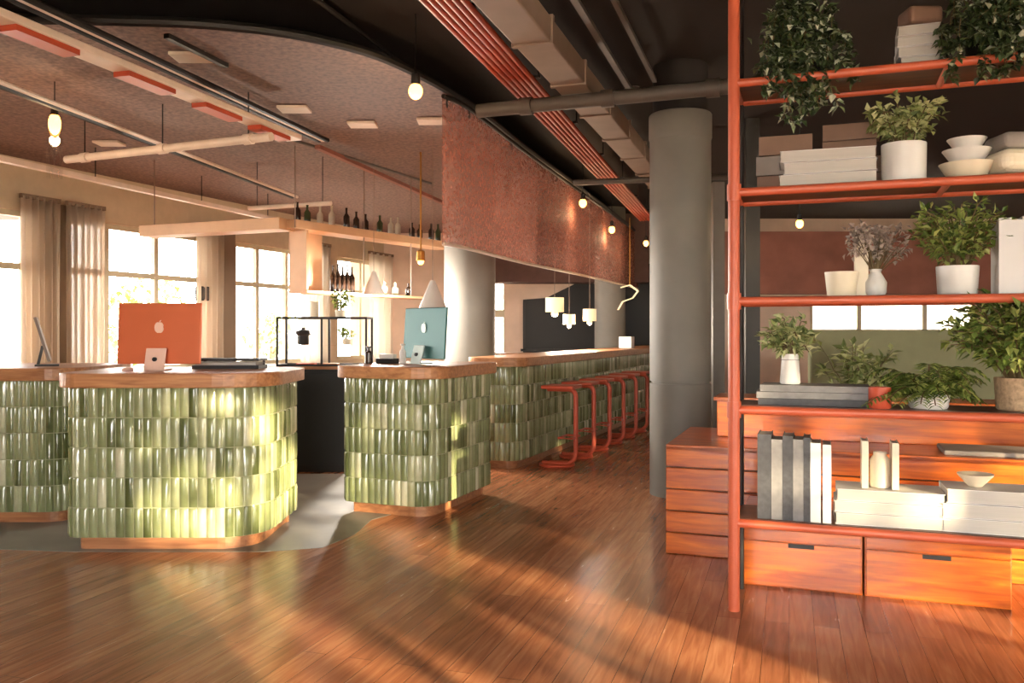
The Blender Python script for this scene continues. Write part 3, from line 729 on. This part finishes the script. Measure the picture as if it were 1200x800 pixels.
p = sp(1186, .14); tag(build('folded_blanket', MB().box((0,0,.06), (.2,.22,.11)), M_CREAM, bevel=.045, seg=4), 'folded cream cloth beside the bowl stack at the right edge', 'cloth').location = (p.x,p.y,z4+.004)
p = sp(1186, .15); tag(build('folded_towel', MB().box((0,0,.04), (.17,.2,.075)), M_GREY, bevel=.03, seg=4), 'smaller grey cloth lying on the folded cream cloth', 'cloth').location = (p.x,p.y,z4+.118)
# top shelf
z5 = SH[4] + TOPZ
p = sp(938, .2); trailing('hanging_plant', 'dark trailing plant spilling over the left end of the top shelf', (p.x,p.y,z5), .12, .16, M_BLACK, 34, .34, .16, M_LEAFD, .3, -K)
pT, zT = stack(1054, 1102, 34, .16, z5, 4, [M_BKW]*4, ['lowest white book of the short pile on the top shelf','second white book of the short pile on the top shelf','third white book of the short pile on the top shelf','top white book of the short pile, below the taupe box'], 'white books on the top shelf', dep=.16)
tag(build('keepsake_box', MB().box((0,0,.045), (.16,.14,.085)), M_BKT, bevel=.02, seg=3), 'rounded taupe box on top of the short white pile', 'box').location = (pT.x, pT.y, zT+.003)
p = sp(1168, .18); trailing('hanging_plant', 'variegated trailing plant on the top shelf at the right edge', (p.x,p.y,z5), .13, .16, M_BLACK, 40, .2, .22, M_LEAFD, .32, -K)

# ------------------------------------------------------------------ background right
t = thing('partition_screen', 'sage green low partition screen seen through the shelving', 'screen', (4.7, 9.2, 0))
build('panel', MB().box((0,0,.74), (3.0,.09,1.3)), M_SAGE, t, bevel=.02, seg=3)
for x in (-1.3, 0, 1.3): build('foot', MB().box((x,0,.045), (.08,.4,.09)), M_DARK, t)
p = Vector((.4*8.4, 8.4, 0)); bushy('potted_plant', 'tall pale plant in a cream floor pot before the sage partition', p, .2, .45, M_CREAM, .4, .38, 1.05, 420, .12, .05, M_LEAFP)
# ------------------------------------------------------------------ bar stools
pw = -V
def stool(label, loc):
    t = thing('bar_stool', label, 'stool', loc, math.atan2(pw.y, pw.x), 'orange stools along the bar')
    def arc(c, r, a0, a1, n=6): return [Vector((c[0]+r*math.cos(a0+(a1-a0)*k/n), 0, c[1]+r*math.sin(a0+(a1-a0)*k/n))) for k in range(n+1)]
    pts = arc((.08,.70), .08, math.pi/2, math.pi)[0:] 
    post = [Vector((.30,0,.78))] + arc((.07,.71), .07, math.pi/2, math.pi) + arc((.12,.145), .12, math.pi, 1.5*math.pi) + [Vector((.36,0,.025))]
    build('frame', MB().tube(post, .024, 10), M_ORANGE2, t)
    build('seat', MB().box((.15,0,.807), (.34,.32,.035)), M_ORANGE2, t, bevel=.012, seg=3)
    ring = [Vector((.2+.17*math.cos(a), .17*math.sin(a), .016)) for a in [2*math.pi*k/24 for k in range(24)]]
    build('base_ring', MB().tube(ring, .016, 8, closed=True), M_ORANGE2, t)
    build('footrest', MB().tube([(-.0,-.13,.3),(.14,-.13,.3),(.14,.13,.3),(0,.13,.3),(0,-.13,.3)], .012, 8), M_ORANGE2, t)
    return t
s0 = Vector((.645, 8.62, 0)); labs = ['nearest orange bar stool standing before the tiled bar','second bar stool from the near end of the bar','third bar stool from the near end of the bar','fourth bar stool from the near end of the bar','fifth bar stool from the near end of the bar','farthest visible bar stool beside the round front column']
st0 = stool(labs[0], s0)
for i in range(1, 6): copy_tree(st0, s0 + U*.64*i, math.atan2(pw.y, pw.x), labs[i])

# ------------------------------------------------------------------ ceiling services
def run(p1, p2, z, back=.4, fwd=.3):
    a, b = atz(*p1, z), atz(*p2, z); d = b-a
    return a - d*back, b + d*fwd
a, b = run((520,0), (757,256), 3.3, .25, .02); d = (b-a).normalized(); sd = d.cross(Vector((0,0,1))).normalized()
t = thing('ceiling_pipe_bundle', 'flat bundle of orange red pipes running along the dark ceiling', 'pipes', a)
for i in range(6): build('pipe', MB().tube([sd*(i-2.5)*.046, (b-a)+sd*(i-2.5)*.046], .02, 10), M_ORANGE2, t)
for k in range(8):
    q = d*(1.2+1.5*k); build('bracket', MB().bar(q-sd*.16+Vector((0,0,.03)), q+sd*.16+Vector((0,0,.03)), .04, .02), M_DARK, t)
    for sg in (-1,1): build('hanger', MB().tube([q+sd*.15*sg+Vector((0,0,.03)), q+sd*.15*sg+Vector((0,0,.3))], .006, 6), M_DARK, t)
a, b = run((593,0), (745,180), 3.28, .3, .6); t = thing('ceiling_duct', 'square taupe air duct beside the orange ceiling pipes', 'duct', a)
build('duct', MB().bar((0,0,0), b-a, .25, .16), M_TAUPEP, t, bevel=.01)
L_ = (b-a).length
for k in range(1, 9): q = (b-a)*(k/9); build('flange', MB().bar(q-(b-a).normalized()*.02, q+(b-a).normalized()*.02, .275, .185), M_TAUPEP, t)
a, b = run((674,0), (740,108), 3.4, .6, 0); t = thing('ceiling_conduit', 'thin pale conduit right of the taupe duct', 'conduit', a)
build('tube', MB().bar((0,0,0), b-a, .045, .03), M_GREYP, t); build('end_box', MB().box(b-a, (.12,.12,.07)), M_GREYP, t, bevel=.006)
a, b = run((720,0), (764,88), 3.45, .6, .1); tag(build('ceiling_conduit', MB().bar(a, b, .035, .03), M_GREYP), 'second thin conduit nearest the shelving on the dark ceiling', 'conduit')
p, q = atz(560,130,3.14), atz(870,100,3.14); t = thing('ceiling_cross_pipe', 'grey pipe crossing the ceiling in front of the round column top', 'pipe', p)
build('pipe', MB().tube([(0,0,0), q-p], .055, 14), M_GREYP, t)
for u in (.2,.52,.9): build('coupling', MB().tube([(q-p)*u-(q-p).normalized()*.05, (q-p)*u+(q-p).normalized()*.05], .068, 14), M_GREYP, t)
p, q = atz(672,214,3.14), atz(900,205,3.14); tag(build('ceiling_cross_pipe', MB().tube([p, q], .035, 10), M_GREYP), 'farther grey pipe passing behind the round column', 'pipe')
a, b = run((372,0), (596,168), 3.5, .3, 0); tag(build('ceiling_cable', MB().tube([a, b], .018, 8), M_BLACK), 'black cable run on the dark ceiling beside the mesh canopy', 'cable')
a, b = run((26,0), (300,128), 3.2, .3, .5); d = (b-a).normalized(); sd = d.cross(Vector((0,0,1))).normalized(); t = thing('ceiling_rail', 'double dark rail crossing the upper left ceiling', 'rail', a)
for i, m in ((-1,M_BLACK),(1,M_BLACK)): build('rail', MB().tube([sd*.045*i, b-a+sd*.045*i], .022, 8), m, t)
build('centre_strip', MB().bar((0,0,0), b-a, .03, .02), M_CREAMP, t)
a, b = run((0,20), (345,162), 3.02, .3, 0); d = (b-a).normalized(); t = thing('ceiling_trunking', 'cream trunking with orange clips below the double dark rail', 'trunking', a)
build('channel', MB().bar((0,0,0), b-a, .15, .05), M_CREAMP, t, bevel=.01)
Lr = (b-a).length
for u in (.12,.3,.52,.72,.9): build('clip', MB().bar((b-a)*u-d*.22+Vector((0,0,-.04)), (b-a)*u+d*.22+Vector((0,0,-.04)), .12, .035), M_ORANGE2, t)
a, b = run((0,96), (300,212), 3.05, .3, .3); d = (b-a).normalized(); sd = d.cross(Vector((0,0,1))).normalized(); t = thing('ceiling_rail', 'thin pale and dark twin rail above the left windows', 'rail', a)
build('pale_rail', MB().tube([(0,0,0), b-a], .018, 8), M_CREAMP, t); build('dark_rail', MB().tube([sd*-.07, b-a+sd*-.07], .022, 8), M_BLACK, t)
a, b = run((0,186), (290,250), 2.96, .3, .2); t = thing('ceiling_rail', 'cream rail hung just inside the tops of the left windows', 'rail', a)
build('rail', MB().bar((0,0,0), b-a, .07, .05), M_CREAMP, t)
for u in (.1,.4,.7,.95): build('hanger', MB().tube([(b-a)*u,(b-a)*u+Vector((0,0,.34))], .006, 6), M_DARK, t)
p, q = atz(78,187,2.92), atz(318,160,2.92); t = thing('ceiling_cross_pipe', 'cream pipe crossing the upper left ceiling under the rails', 'pipe', p)
build('pipe', MB().tube([(0,0,0), q-p], .036, 12), M_CREAMP, t)
for u in (.1,.5,.9): build('coupling', MB().tube([(q-p)*u-(q-p).normalized()*.04, (q-p)*u+(q-p).normalized()*.04], .045, 12), M_CREAMP, t); build('hanger', MB().tube([(q-p)*u,(q-p)*u+Vector((0,0,.38))], .006, 6), M_DARK, t)
for px, py, lab in ((225,67,'small pale ceiling plate nearest the top left rails'),(345,128,'small pale ceiling plate at the end of the cream trunking'),(506,142,'small pale ceiling plate under the glowing front bulb'),(425,146,'small pale ceiling plate between trunking and front bulb'),(128,168,'small pale ceiling plate right of the glowing left pendant')):
    p = atz(px, py, 3.285); tag(build('ceiling_plate', MB().box((0,0,0), (.26,.2,.025)), M_CREAMP, bevel=.006), lab, 'ceiling plate', 'pale ceiling plates').location = p

a, b = run((195,42), (265,77), 3.24, 0, 0); tag(build('ceiling_conduit', MB().bar(a, b, .04, .03), M_BLACK), 'short black conduit beside the pale plate nearest the canopy edge', 'conduit')
a, b = run((372,172), (520,238), 3.2, 0, .1); tag(build('ceiling_conduit', MB().bar(a, b, .06, .04), M_TERRA), 'reddish conduit continuing past the end of the cream trunking', 'conduit')
a, b = run((300,150), (505,215), 3.22, 0, 0); tag(build('ceiling_conduit', MB().tube([a, b], .016, 8), M_GREYP), 'thin grey conduit on the brown ceiling above the bottle shelf', 'conduit')
p, q = atz(292,244,2.78), atz(388,238,2.78); t = thing('ceiling_cross_pipe', 'short cream crossbar above the left end of the bottle shelf', 'pipe', p)
build('pipe', MB().tube([(0,0,0), q-p], .026, 10), M_CREAMP, t)
for u in (.1,.9): build('hanger', MB().tube([(q-p)*u,(q-p)*u+Vector((0,0,.52))], .005, 6), M_DARK, t)
# ------------------------------------------------------------------ lamps
def bulb(label, px, py, d, r, tubed=False, top=3.6):
    p = at(px, py, d); t = thing('pendant_bulb', label, 'lamp', p)
    o = build('bulb', MB().sphere((0,0,0), r, 16, 10, 1.9 if tubed else 1.15), M_BULB, t)
    if tubed: build('glass_tube', MB().lathe([(.06,-.42),(.06,.12),(.055,.12),(.055,-.42)], seg=20), M_GLASS, t)
    build('socket', MB().lathe([(r*.6, r*.9),(r*.65, r*1.2),(r*.6, r*2.4),(r*.2, r*2.8)], seg=16), M_BLACK, t)
    build('cord', MB().tube([(0,0,r*2.6),(0,0,top-p.z)], .005, 6), M_BLACK, t)
    l = bpy.data.lights.new('glow', 'POINT'); l.energy = 6; l.color = (1,.68,.38); l.shadow_soft_size = r*1.2
    lo_ = bpy.data.objects.new('glow', l); col.objects.link(lo_); lo_.location = p - Vector((0,.0,r*2.4)); return t
bulb('glowing bulb hanging at the upper front edge of the mesh canopy', 487, 107, 6.0, .05)
bulb('glowing tubular bulb in front of the left curtains', 64, 145, 6.6, .045, True, 3.3)
bulb('small glowing bulb along the mesh above the bar stools', 683, 238, 11.2, .05)
bulb('smaller glowing bulb between the mid bulb and the round column', 717, 269, 13.4, .05)
bulb('tiny bulb right beside the round front column', 757, 285, 14.4, .045)
bulb('small bulb seen between the third and fourth shelves', 937, 262, 8.0, .035)
def glow(p, e, c=(1,.8,.6)):
    l = bpy.data.lights.new('glow', 'POINT'); l.energy = e; l.color = c; l.shadow_soft_size = .06
    o = bpy.data.objects.new('glow', l); col.objects.link(o); o.location = p
def drum(label, px, py, d, w, h):
    p = at(px, py, d); t = thing('pendant_lamp', label, 'lamp', p, 0, 'pendant lamps over the bar')
    build('shade', MB().lathe([(w/2,-h/2),(w/2,h/2),(w/2-.012,h/2),(w/2-.012,-h/2),(w/2,-h/2)], seg=24), M_SHADE, t)
    glow(p + Vector((0,0,-h/2-.12)), 25); build('globe', MB().sphere((0,0,-h/2-.02), w*.2, 14, 8), M_SHADE, t)
    build('cord', MB().tube([(0,0,h/2-.02),(0,0,3.3-p.z)], .004, 6), M_TAUPEP, t)
    sp_ = MB()
    for a in range(3): sp_.bar((0,0,h/2-.02), (w/2*math.cos(a*2.1), w/2*math.sin(a*2.1), h/2-.02), .008, .008)
    build('spider', sp_, M_BRASS, t)
    return t
drum('largest cream drum pendant before the black wall panel', 650, 357, 12.0, .26, .2)
drum('lower middle pendant of three before the black wall panel', 667, 374, 12.0, .17, .14)
drum('pendant against the distant column edge, right of the other two', 691, 369, 12.0, .19, .17)
def cone(label, px, py, d, w, h, e=260, name='pendant_lamp'):
    p = at(px, py, d); t = thing(name, label, 'lamp', p)
    build('shade', MB().lathe([(w/2,-h/2),(w*.08,h/2),(w*.07,h/2),(w/2-.012,-h/2),(w/2,-h/2)], seg=24), M_WHITE, t)
    glow(p + Vector((0,0,-h/2-.06)), e, (1,.9,.78)); build('cord', MB().tube([(0,0,h/2-.01),(0,0,3.3-p.z)], .003, 6), M_TAUPEP, t)
    build('bulb', MB().sphere((0,0,-h/2+.06), .04, 12, 8), M_SHADE, t); return t
cone('white conical pendant above the black display frame', 438, 331, 9.6, .24, .26)
cone('white conical pendant above the teal monitor', 507, 346, 8.6, .3, .3, 40)
t = thing('pendant_lamp', 'pinkish ribbon shaped pendant beside the distant column', 'lamp', at(738, 345, 14.5))
rb = MB(); pr = [(-.15,.12),(.0,.16),(.14,.06),(.05,-.06),(-.12,-.12),(-.2,-.26)]
for i in range(len(pr)-1): rb.bar(Vector((pr[i][0],0,pr[i][1])), Vector((pr[i+1][0],0,pr[i+1][1])), .12, .02)
build('shade', rb, M_SHADE, t, bevel=.004); build('cord', MB().tube([(0,0,.15),(0,0,3.3-t.location.z)], .007, 6), M_BRASS, t)
p = at(493, 300, 9.2); t = thing('pendant_lamp', 'slim brass pendant hanging beside the bottle shelf', 'lamp', p)
build('stem', MB().tube([(0,0,.05),(0,0,3.3-p.z)], .01, 8), M_BRASS, t); build('shade', MB().lathe([(.05,-.05),(.045,.05),(.015,.07)], seg=16), M_BRASS, t); build('bulb', MB().sphere((0,0,-.06), .035, 12, 8), M_BULB, t)

# ------------------------------------------------------------------ hanging bottle shelf
C0 = Vector((-2.36, 8.95, 0)); LD = -V; RD = Vector((.535, .845, 0)); PR = Vector((-.845, .535, 0))
t = thing('hanging_shelf', 'timber bottle shelf hung from rods above the back cabinet', 'shelf', C0)
build('left_beam', MB().bar(Vector((0,0,2.49)), LD*1.9+Vector((0,0,2.49)), .26, .12), M_HWOOD, t, bevel=.005)
build('top_shelf', MB().bar(Vector((0,0,2.49)), RD*2.75+Vector((0,0,2.49)), .28, .09), M_HWOOD, t, bevel=.005)
build('lower_shelf', MB().bar(RD*.15+Vector((0,0,1.79)), RD*2.3+Vector((0,0,1.79)), .28, .03), M_HWOOD, t, bevel=.003)
build('back_panel', MB().bar(RD*.15+PR*.12+Vector((0,0,2.12)), RD*.62+PR*.12+Vector((0,0,2.12)), .02, .64), M_HWOOD, t)
build('divider', MB().bar(RD*.15+Vector((0,0,2.12)), RD*.18+Vector((0,0,2.12)), .26, .64), M_HWOOD, t)
for s in (0.0, 1.05, 1.9, 2.7): build('rod', MB().tube([RD*s-PR*.12+Vector((0,0,1.78 if 0 < s < 2.4 else 2.45)), RD*s-PR*.12+Vector((0,0,3.3))], .007, 8), M_TAUPEP, t)
build('rod', MB().tube([LD*1.8+Vector((0,0,2.5)), LD*1.8+Vector((0,0,3.3))], .007, 8), M_TAUPEP, t)
def bot(loc, h, r, m, label, group, dark=True):
    o = build('bottle', MB().lathe([(r*.9,0),(r,.01),(r,h*.58),(r*.35,h*.74),(r*.33,h*.95),(r*.4,h*.96),(r*.4,h),(1e-4,h)], seg=14), m)
    o.location = loc; return tag(o, label, 'bottle', group)
words = ['first','second','third','fourth','fifth','sixth','seventh','eighth','ninth','tenth','eleventh','twelfth','thirteenth','fourteenth']
cn = {M_BOTD:'dark', M_BOTC:'pale', M_BOTG:'green'}
for i in range(14):
    m = (M_BOTD, M_BOTD, M_BOTC, M_BOTG)[(i*7+i//3) % 4]; q = C0 + RD*(.12+.19*i) + PR*R.uniform(-.05,.05)
    bot((q.x,q.y,2.535), R.uniform(.17,.24), .036, m, '%s bottle, %s from the left on top of the hanging shelf' % (cn[m], words[i]), 'bottles on top of the hanging shelf')
for i in range(5):
    q = C0 + RD*(.66+.075*i) - PR*.02
    bot((q.x,q.y,1.805), .30+.02*(i % 2), .034, M_BOTD, 'tall dark bottle, %s of five on the lower hanging shelf' % words[i], 'tall dark bottles on the lower hanging shelf')
for i, s in enumerate((1.3, 1.55, 1.75, 2.0)):
    q = C0 + RD*s
    bot((q.x,q.y,1.805), .16, .04, (M_BOTG, M_BOTC, M_BOTC, M_BOTD)[i], '%s short bottle, %s from the tall dark group on the lower shelf' % (cn[(M_BOTG, M_BOTC, M_BOTC, M_BOTD)[i]], words[i]), 'short bottles on the lower hanging shelf')

# black display frame on the back cabinet
t = thing('display_frame', 'thin black open display frame standing on the back cabinet', 'display frame', (-1.84, 8.42, 1.03))
fm = MB(); w, d_, h = .86, .34, .47
for x in (-w/2, -.0, w/2):
    for y in (-d_/2, d_/2): build('upright', MB().box((x,y,h/2), (.02,.02,h)), M_DARK, t)
for z in (.01, h):
    for y in (-d_/2, d_/2): build('rail', MB().box((0,y,z), (w+.02,.02,.02)), M_DARK, t)
    for x in (-w/2, w/2): build('rail', MB().box((x,0,z), (.02,d_,.02)), M_DARK, t)
build('shelf', MB().box((0,0,h), (w,d_,.012)), M_DARK, t); build('glass_shelf', MB().box((0,0,.2), (w,d_,.006)), M_GLASS, t)
bushy('potted_plant', 'small light green plant on top of the black display frame', (-1.69, 8.42, 1.508), .05, .07, M_CREAM, .12, .09, .18, 200, .05, .024, M_LEAF)
bushy('potted_plant', 'small green plant inside the black display frame', (-1.62, 8.42, 1.236), .05, .06, M_CREAM, .11, .06, .13, 140, .045, .022, M_LEAF)
tag(build('coffee_grinder', MB().lathe([(.05,0),(.055,.01),(.055,.09),(.08,.11),(.07,.14),(.02,.15),(.02,.17),(1e-4,.17)]), M_DARK), 'dark squat object on the glass shelf of the display frame', 'ornament').location = (-2.06, 8.42, 1.236)
tag(build('candle', MB().lathe([(.045,0),(.045,.15),(.04,.155),(1e-4,.15)]), M_CREAM), 'cream candle on the left of the display frame top', 'candle').location = (-1.95, 8.42, 1.508)
for i, (px, h, r_, m, lab, cat) in enumerate(((432,.14,.032,M_BOTD,'brown bottle at the left of the middle counter top','bottle'),(472,.16,.026,M_WHITE,'white pump bottle left of the teal computer','bottle'))):
    o = tag(build('bottle', MB().lathe([(r_,0),(r_,h*.62),(r_*.4,h*.75),(r_*.4,h*.9),(r_*.7,h*.92),(r_*.7,h),(1e-4,h)], seg=16), m), lab, cat); q = at(px, 420, 6.85); o.location = (q.x, q.y, 1.11)
t = thing('card_holder', 'low black card holder with white cards on the middle counter', 'card holder', (at(454,0,6.9).x, 6.9, 1.11), -.38)
build('tray', MB().box((0,0,.02), (.16,.1,.04)), M_BLACK, t, bevel=.004); build('card', MB().box((0,.01,.05), (.13,.05,.05)), M_WHITE, t)
for i, (x, m, lab) in enumerate(((-2.0, M_ORANGE2, 'flat orange tray on the back cabinet near the counter gap'),(-1.78, M_WTOP, 'flat timber tray on the back cabinet next to the orange tray'))):
    o = tag(build('serving_tray', MB().box((0,0,.015), (.18,.12,.03)), m, bevel=.006), lab, 'tray'); o.location = (x, 8.4, 1.03); o.location.y = 8.31
tag(build('storage_box', MB().box((1.76, 13.1, 1.2), (.2,.2,.18), math.atan2(U.y,U.x)), M_WHITE, bevel=.01), 'small white box on the far end of the bar counter', 'box')
# left counter plant and speaker
bushy('potted_plant', 'dark leafy plant on the far left counter at the picture edge', (-3.9, 6.35, 1.11), .06, .07, M_DARK, .16, .08, .12, 130, .07, .025, M_LEAFD)
q = wallpt(229) + Vector((W.y,-W.x,0))*.12
t = thing('wall_speaker', 'small grey wall mounted speaker above the orange computer', 'speaker', (q.x,q.y,1.9), math.atan2(W.y,W.x))
build('case', MB().box((0,0,0), (.16,.12,.2)), M_DARK, t, bevel=.01); build('grille', MB().box((0,-.065,0), (.13,.01,.17)), M_GREYP, t)

# ------------------------------------------------------------------ curtains
def curtain(label, p0, p1, m, off=.16, folds=6, z0=.06, z1=2.86):
    a, b = wallpt(p0), wallpt(p1); nrm = Vector((W.y, -W.x, 0)); L = (b-a).length
    t = thing('curtain', label, 'curtain', (a+b)/2 + nrm*off)
    cm = MB(); n = folds*10; vs = []
    for i in range(n+1):
        u = i/n; ph = u*folds*2*math.pi
        base = (a-b)/2 + (b-a)*u
        for z in (z0, (z0+z1)/2, z1):
            amp = .05*(1 + .25*math.sin(u*17+z)); vs.append(base + nrm*amp*math.sin(ph + .2*math.sin(z*2+u*9)) + Vector((0,0,z)))
    cm.add(vs, [(3*i+j, 3*i+3+j, 3*i+4+j, 3*i+1+j) for i in range(n) for j in range(2)]); cm.smooth = True
    o = build('cloth', cm, m, t, smooth=True); s_ = o.modifiers.new('t', 'SOLIDIFY'); s_.thickness = .003
    build('heading', MB().bar((a-b)/2+Vector((0,0,z1)), (b-a)/2+Vector((0,0,z1)), .05, .05), M_TAUPE, t)
curtain('taupe sheer curtain left of the first pier', 12, 58, M_CURT, folds=6)
curtain('taupe sheer curtain right of the first pier', 66, 111, M_CURT, folds=6)
curtain('taupe sheer curtain at the second pier behind the orange computer', 220, 252, M_CURT, folds=5)
curtain('white sheer curtain over the farthest window', 343, 378, M_SHEER, folds=5)

curtain('white sheer curtain at the far end behind the bottle shelf', 424, 458, M_SHEER, folds=5)
# trees outside the left windows
def tree(label, loc, h, r, m, n=420):
    t = thing('garden_tree', label, 'tree', loc)
    build('trunk', MB().tube([(0,0,0),(.05,0,h*.4),(0,.05,h*.75)], [.14,.11,.05], 10), M_BARK, t); lv = MB()
    for k in range(n):
        v = Vector((R.gauss(0,1), R.gauss(0,1), R.gauss(0,1))).normalized()*r*R.random()**.4
        lv.leaf(Vector((0,0,h*.72)) + v, (R.gauss(0,1),R.gauss(0,1),R.gauss(0,1)-.3), (0,0,1), .26, .17)
    build('foliage', lv, m, t)['kind'] = 'stuff'
nrm = Vector((-W.y, W.x, 0))
for px, o_, h, r, lab in ((172, 12, 2.6, 1.3, 'green tree outside the middle left window'), (318, 16, 2.3, 1.0, 'pale tree outside the farthest left window')):
    q = wallpt(px) + nrm*o_; q += Vector((-.35,.9,0)).normalized()*0; ray = Vector(((px-600)/F, 1, 0)); dd = wallpt(px).y + o_*.9
    tree(lab, (ray.x*dd, dd, -.25), h, r, M_LEAF if px < 200 else M_LEAFP, 520)

# ------------------------------------------------------------------ light
wd = bpy.data.worlds.new('sky'); sc.world = wd; wd.use_nodes = True
bg = wd.node_tree.nodes['Background']; bg.inputs[0].default_value = (1.0, .95, .89, 1); bg.inputs[1].default_value = 21
sun = bpy.data.lights.new('sun', 'SUN'); sun.energy = 24; sun.angle = math.radians(.6); sun.color = (1.0, .82, .52)
so_ = bpy.data.objects.new('sun', sun); col.objects.link(so_)
el = math.radians(9.5); dirv = Vector((-.57*math.cos(el), .82*math.cos(el), -math.sin(el))); so_.rotation_euler = dirv.to_track_quat('-Z', 'Y').to_euler()

cam = bpy.data.cameras.new('camera'); cam.lens = 30; cam.sensor_width = 36; cam.shift_y = -.01; cam.clip_end = 200
co = bpy.data.objects.new('camera', cam); col.objects.link(co); co.location = (0,0,EYE); co.rotation_euler = (math.radians(90),0,0); sc.camera = co
sc.view_settings.view_transform = 'Standard'; sc.view_settings.look = 'None'; sc.view_settings.gamma = 1; sc.view_settings.use_curve_mapping = False
sc.view_settings.exposure = 0.5
sc.cycles.max_bounces = 10; sc.cycles.transparent_max_bounces = 16; sc.cycles.use_denoising = True
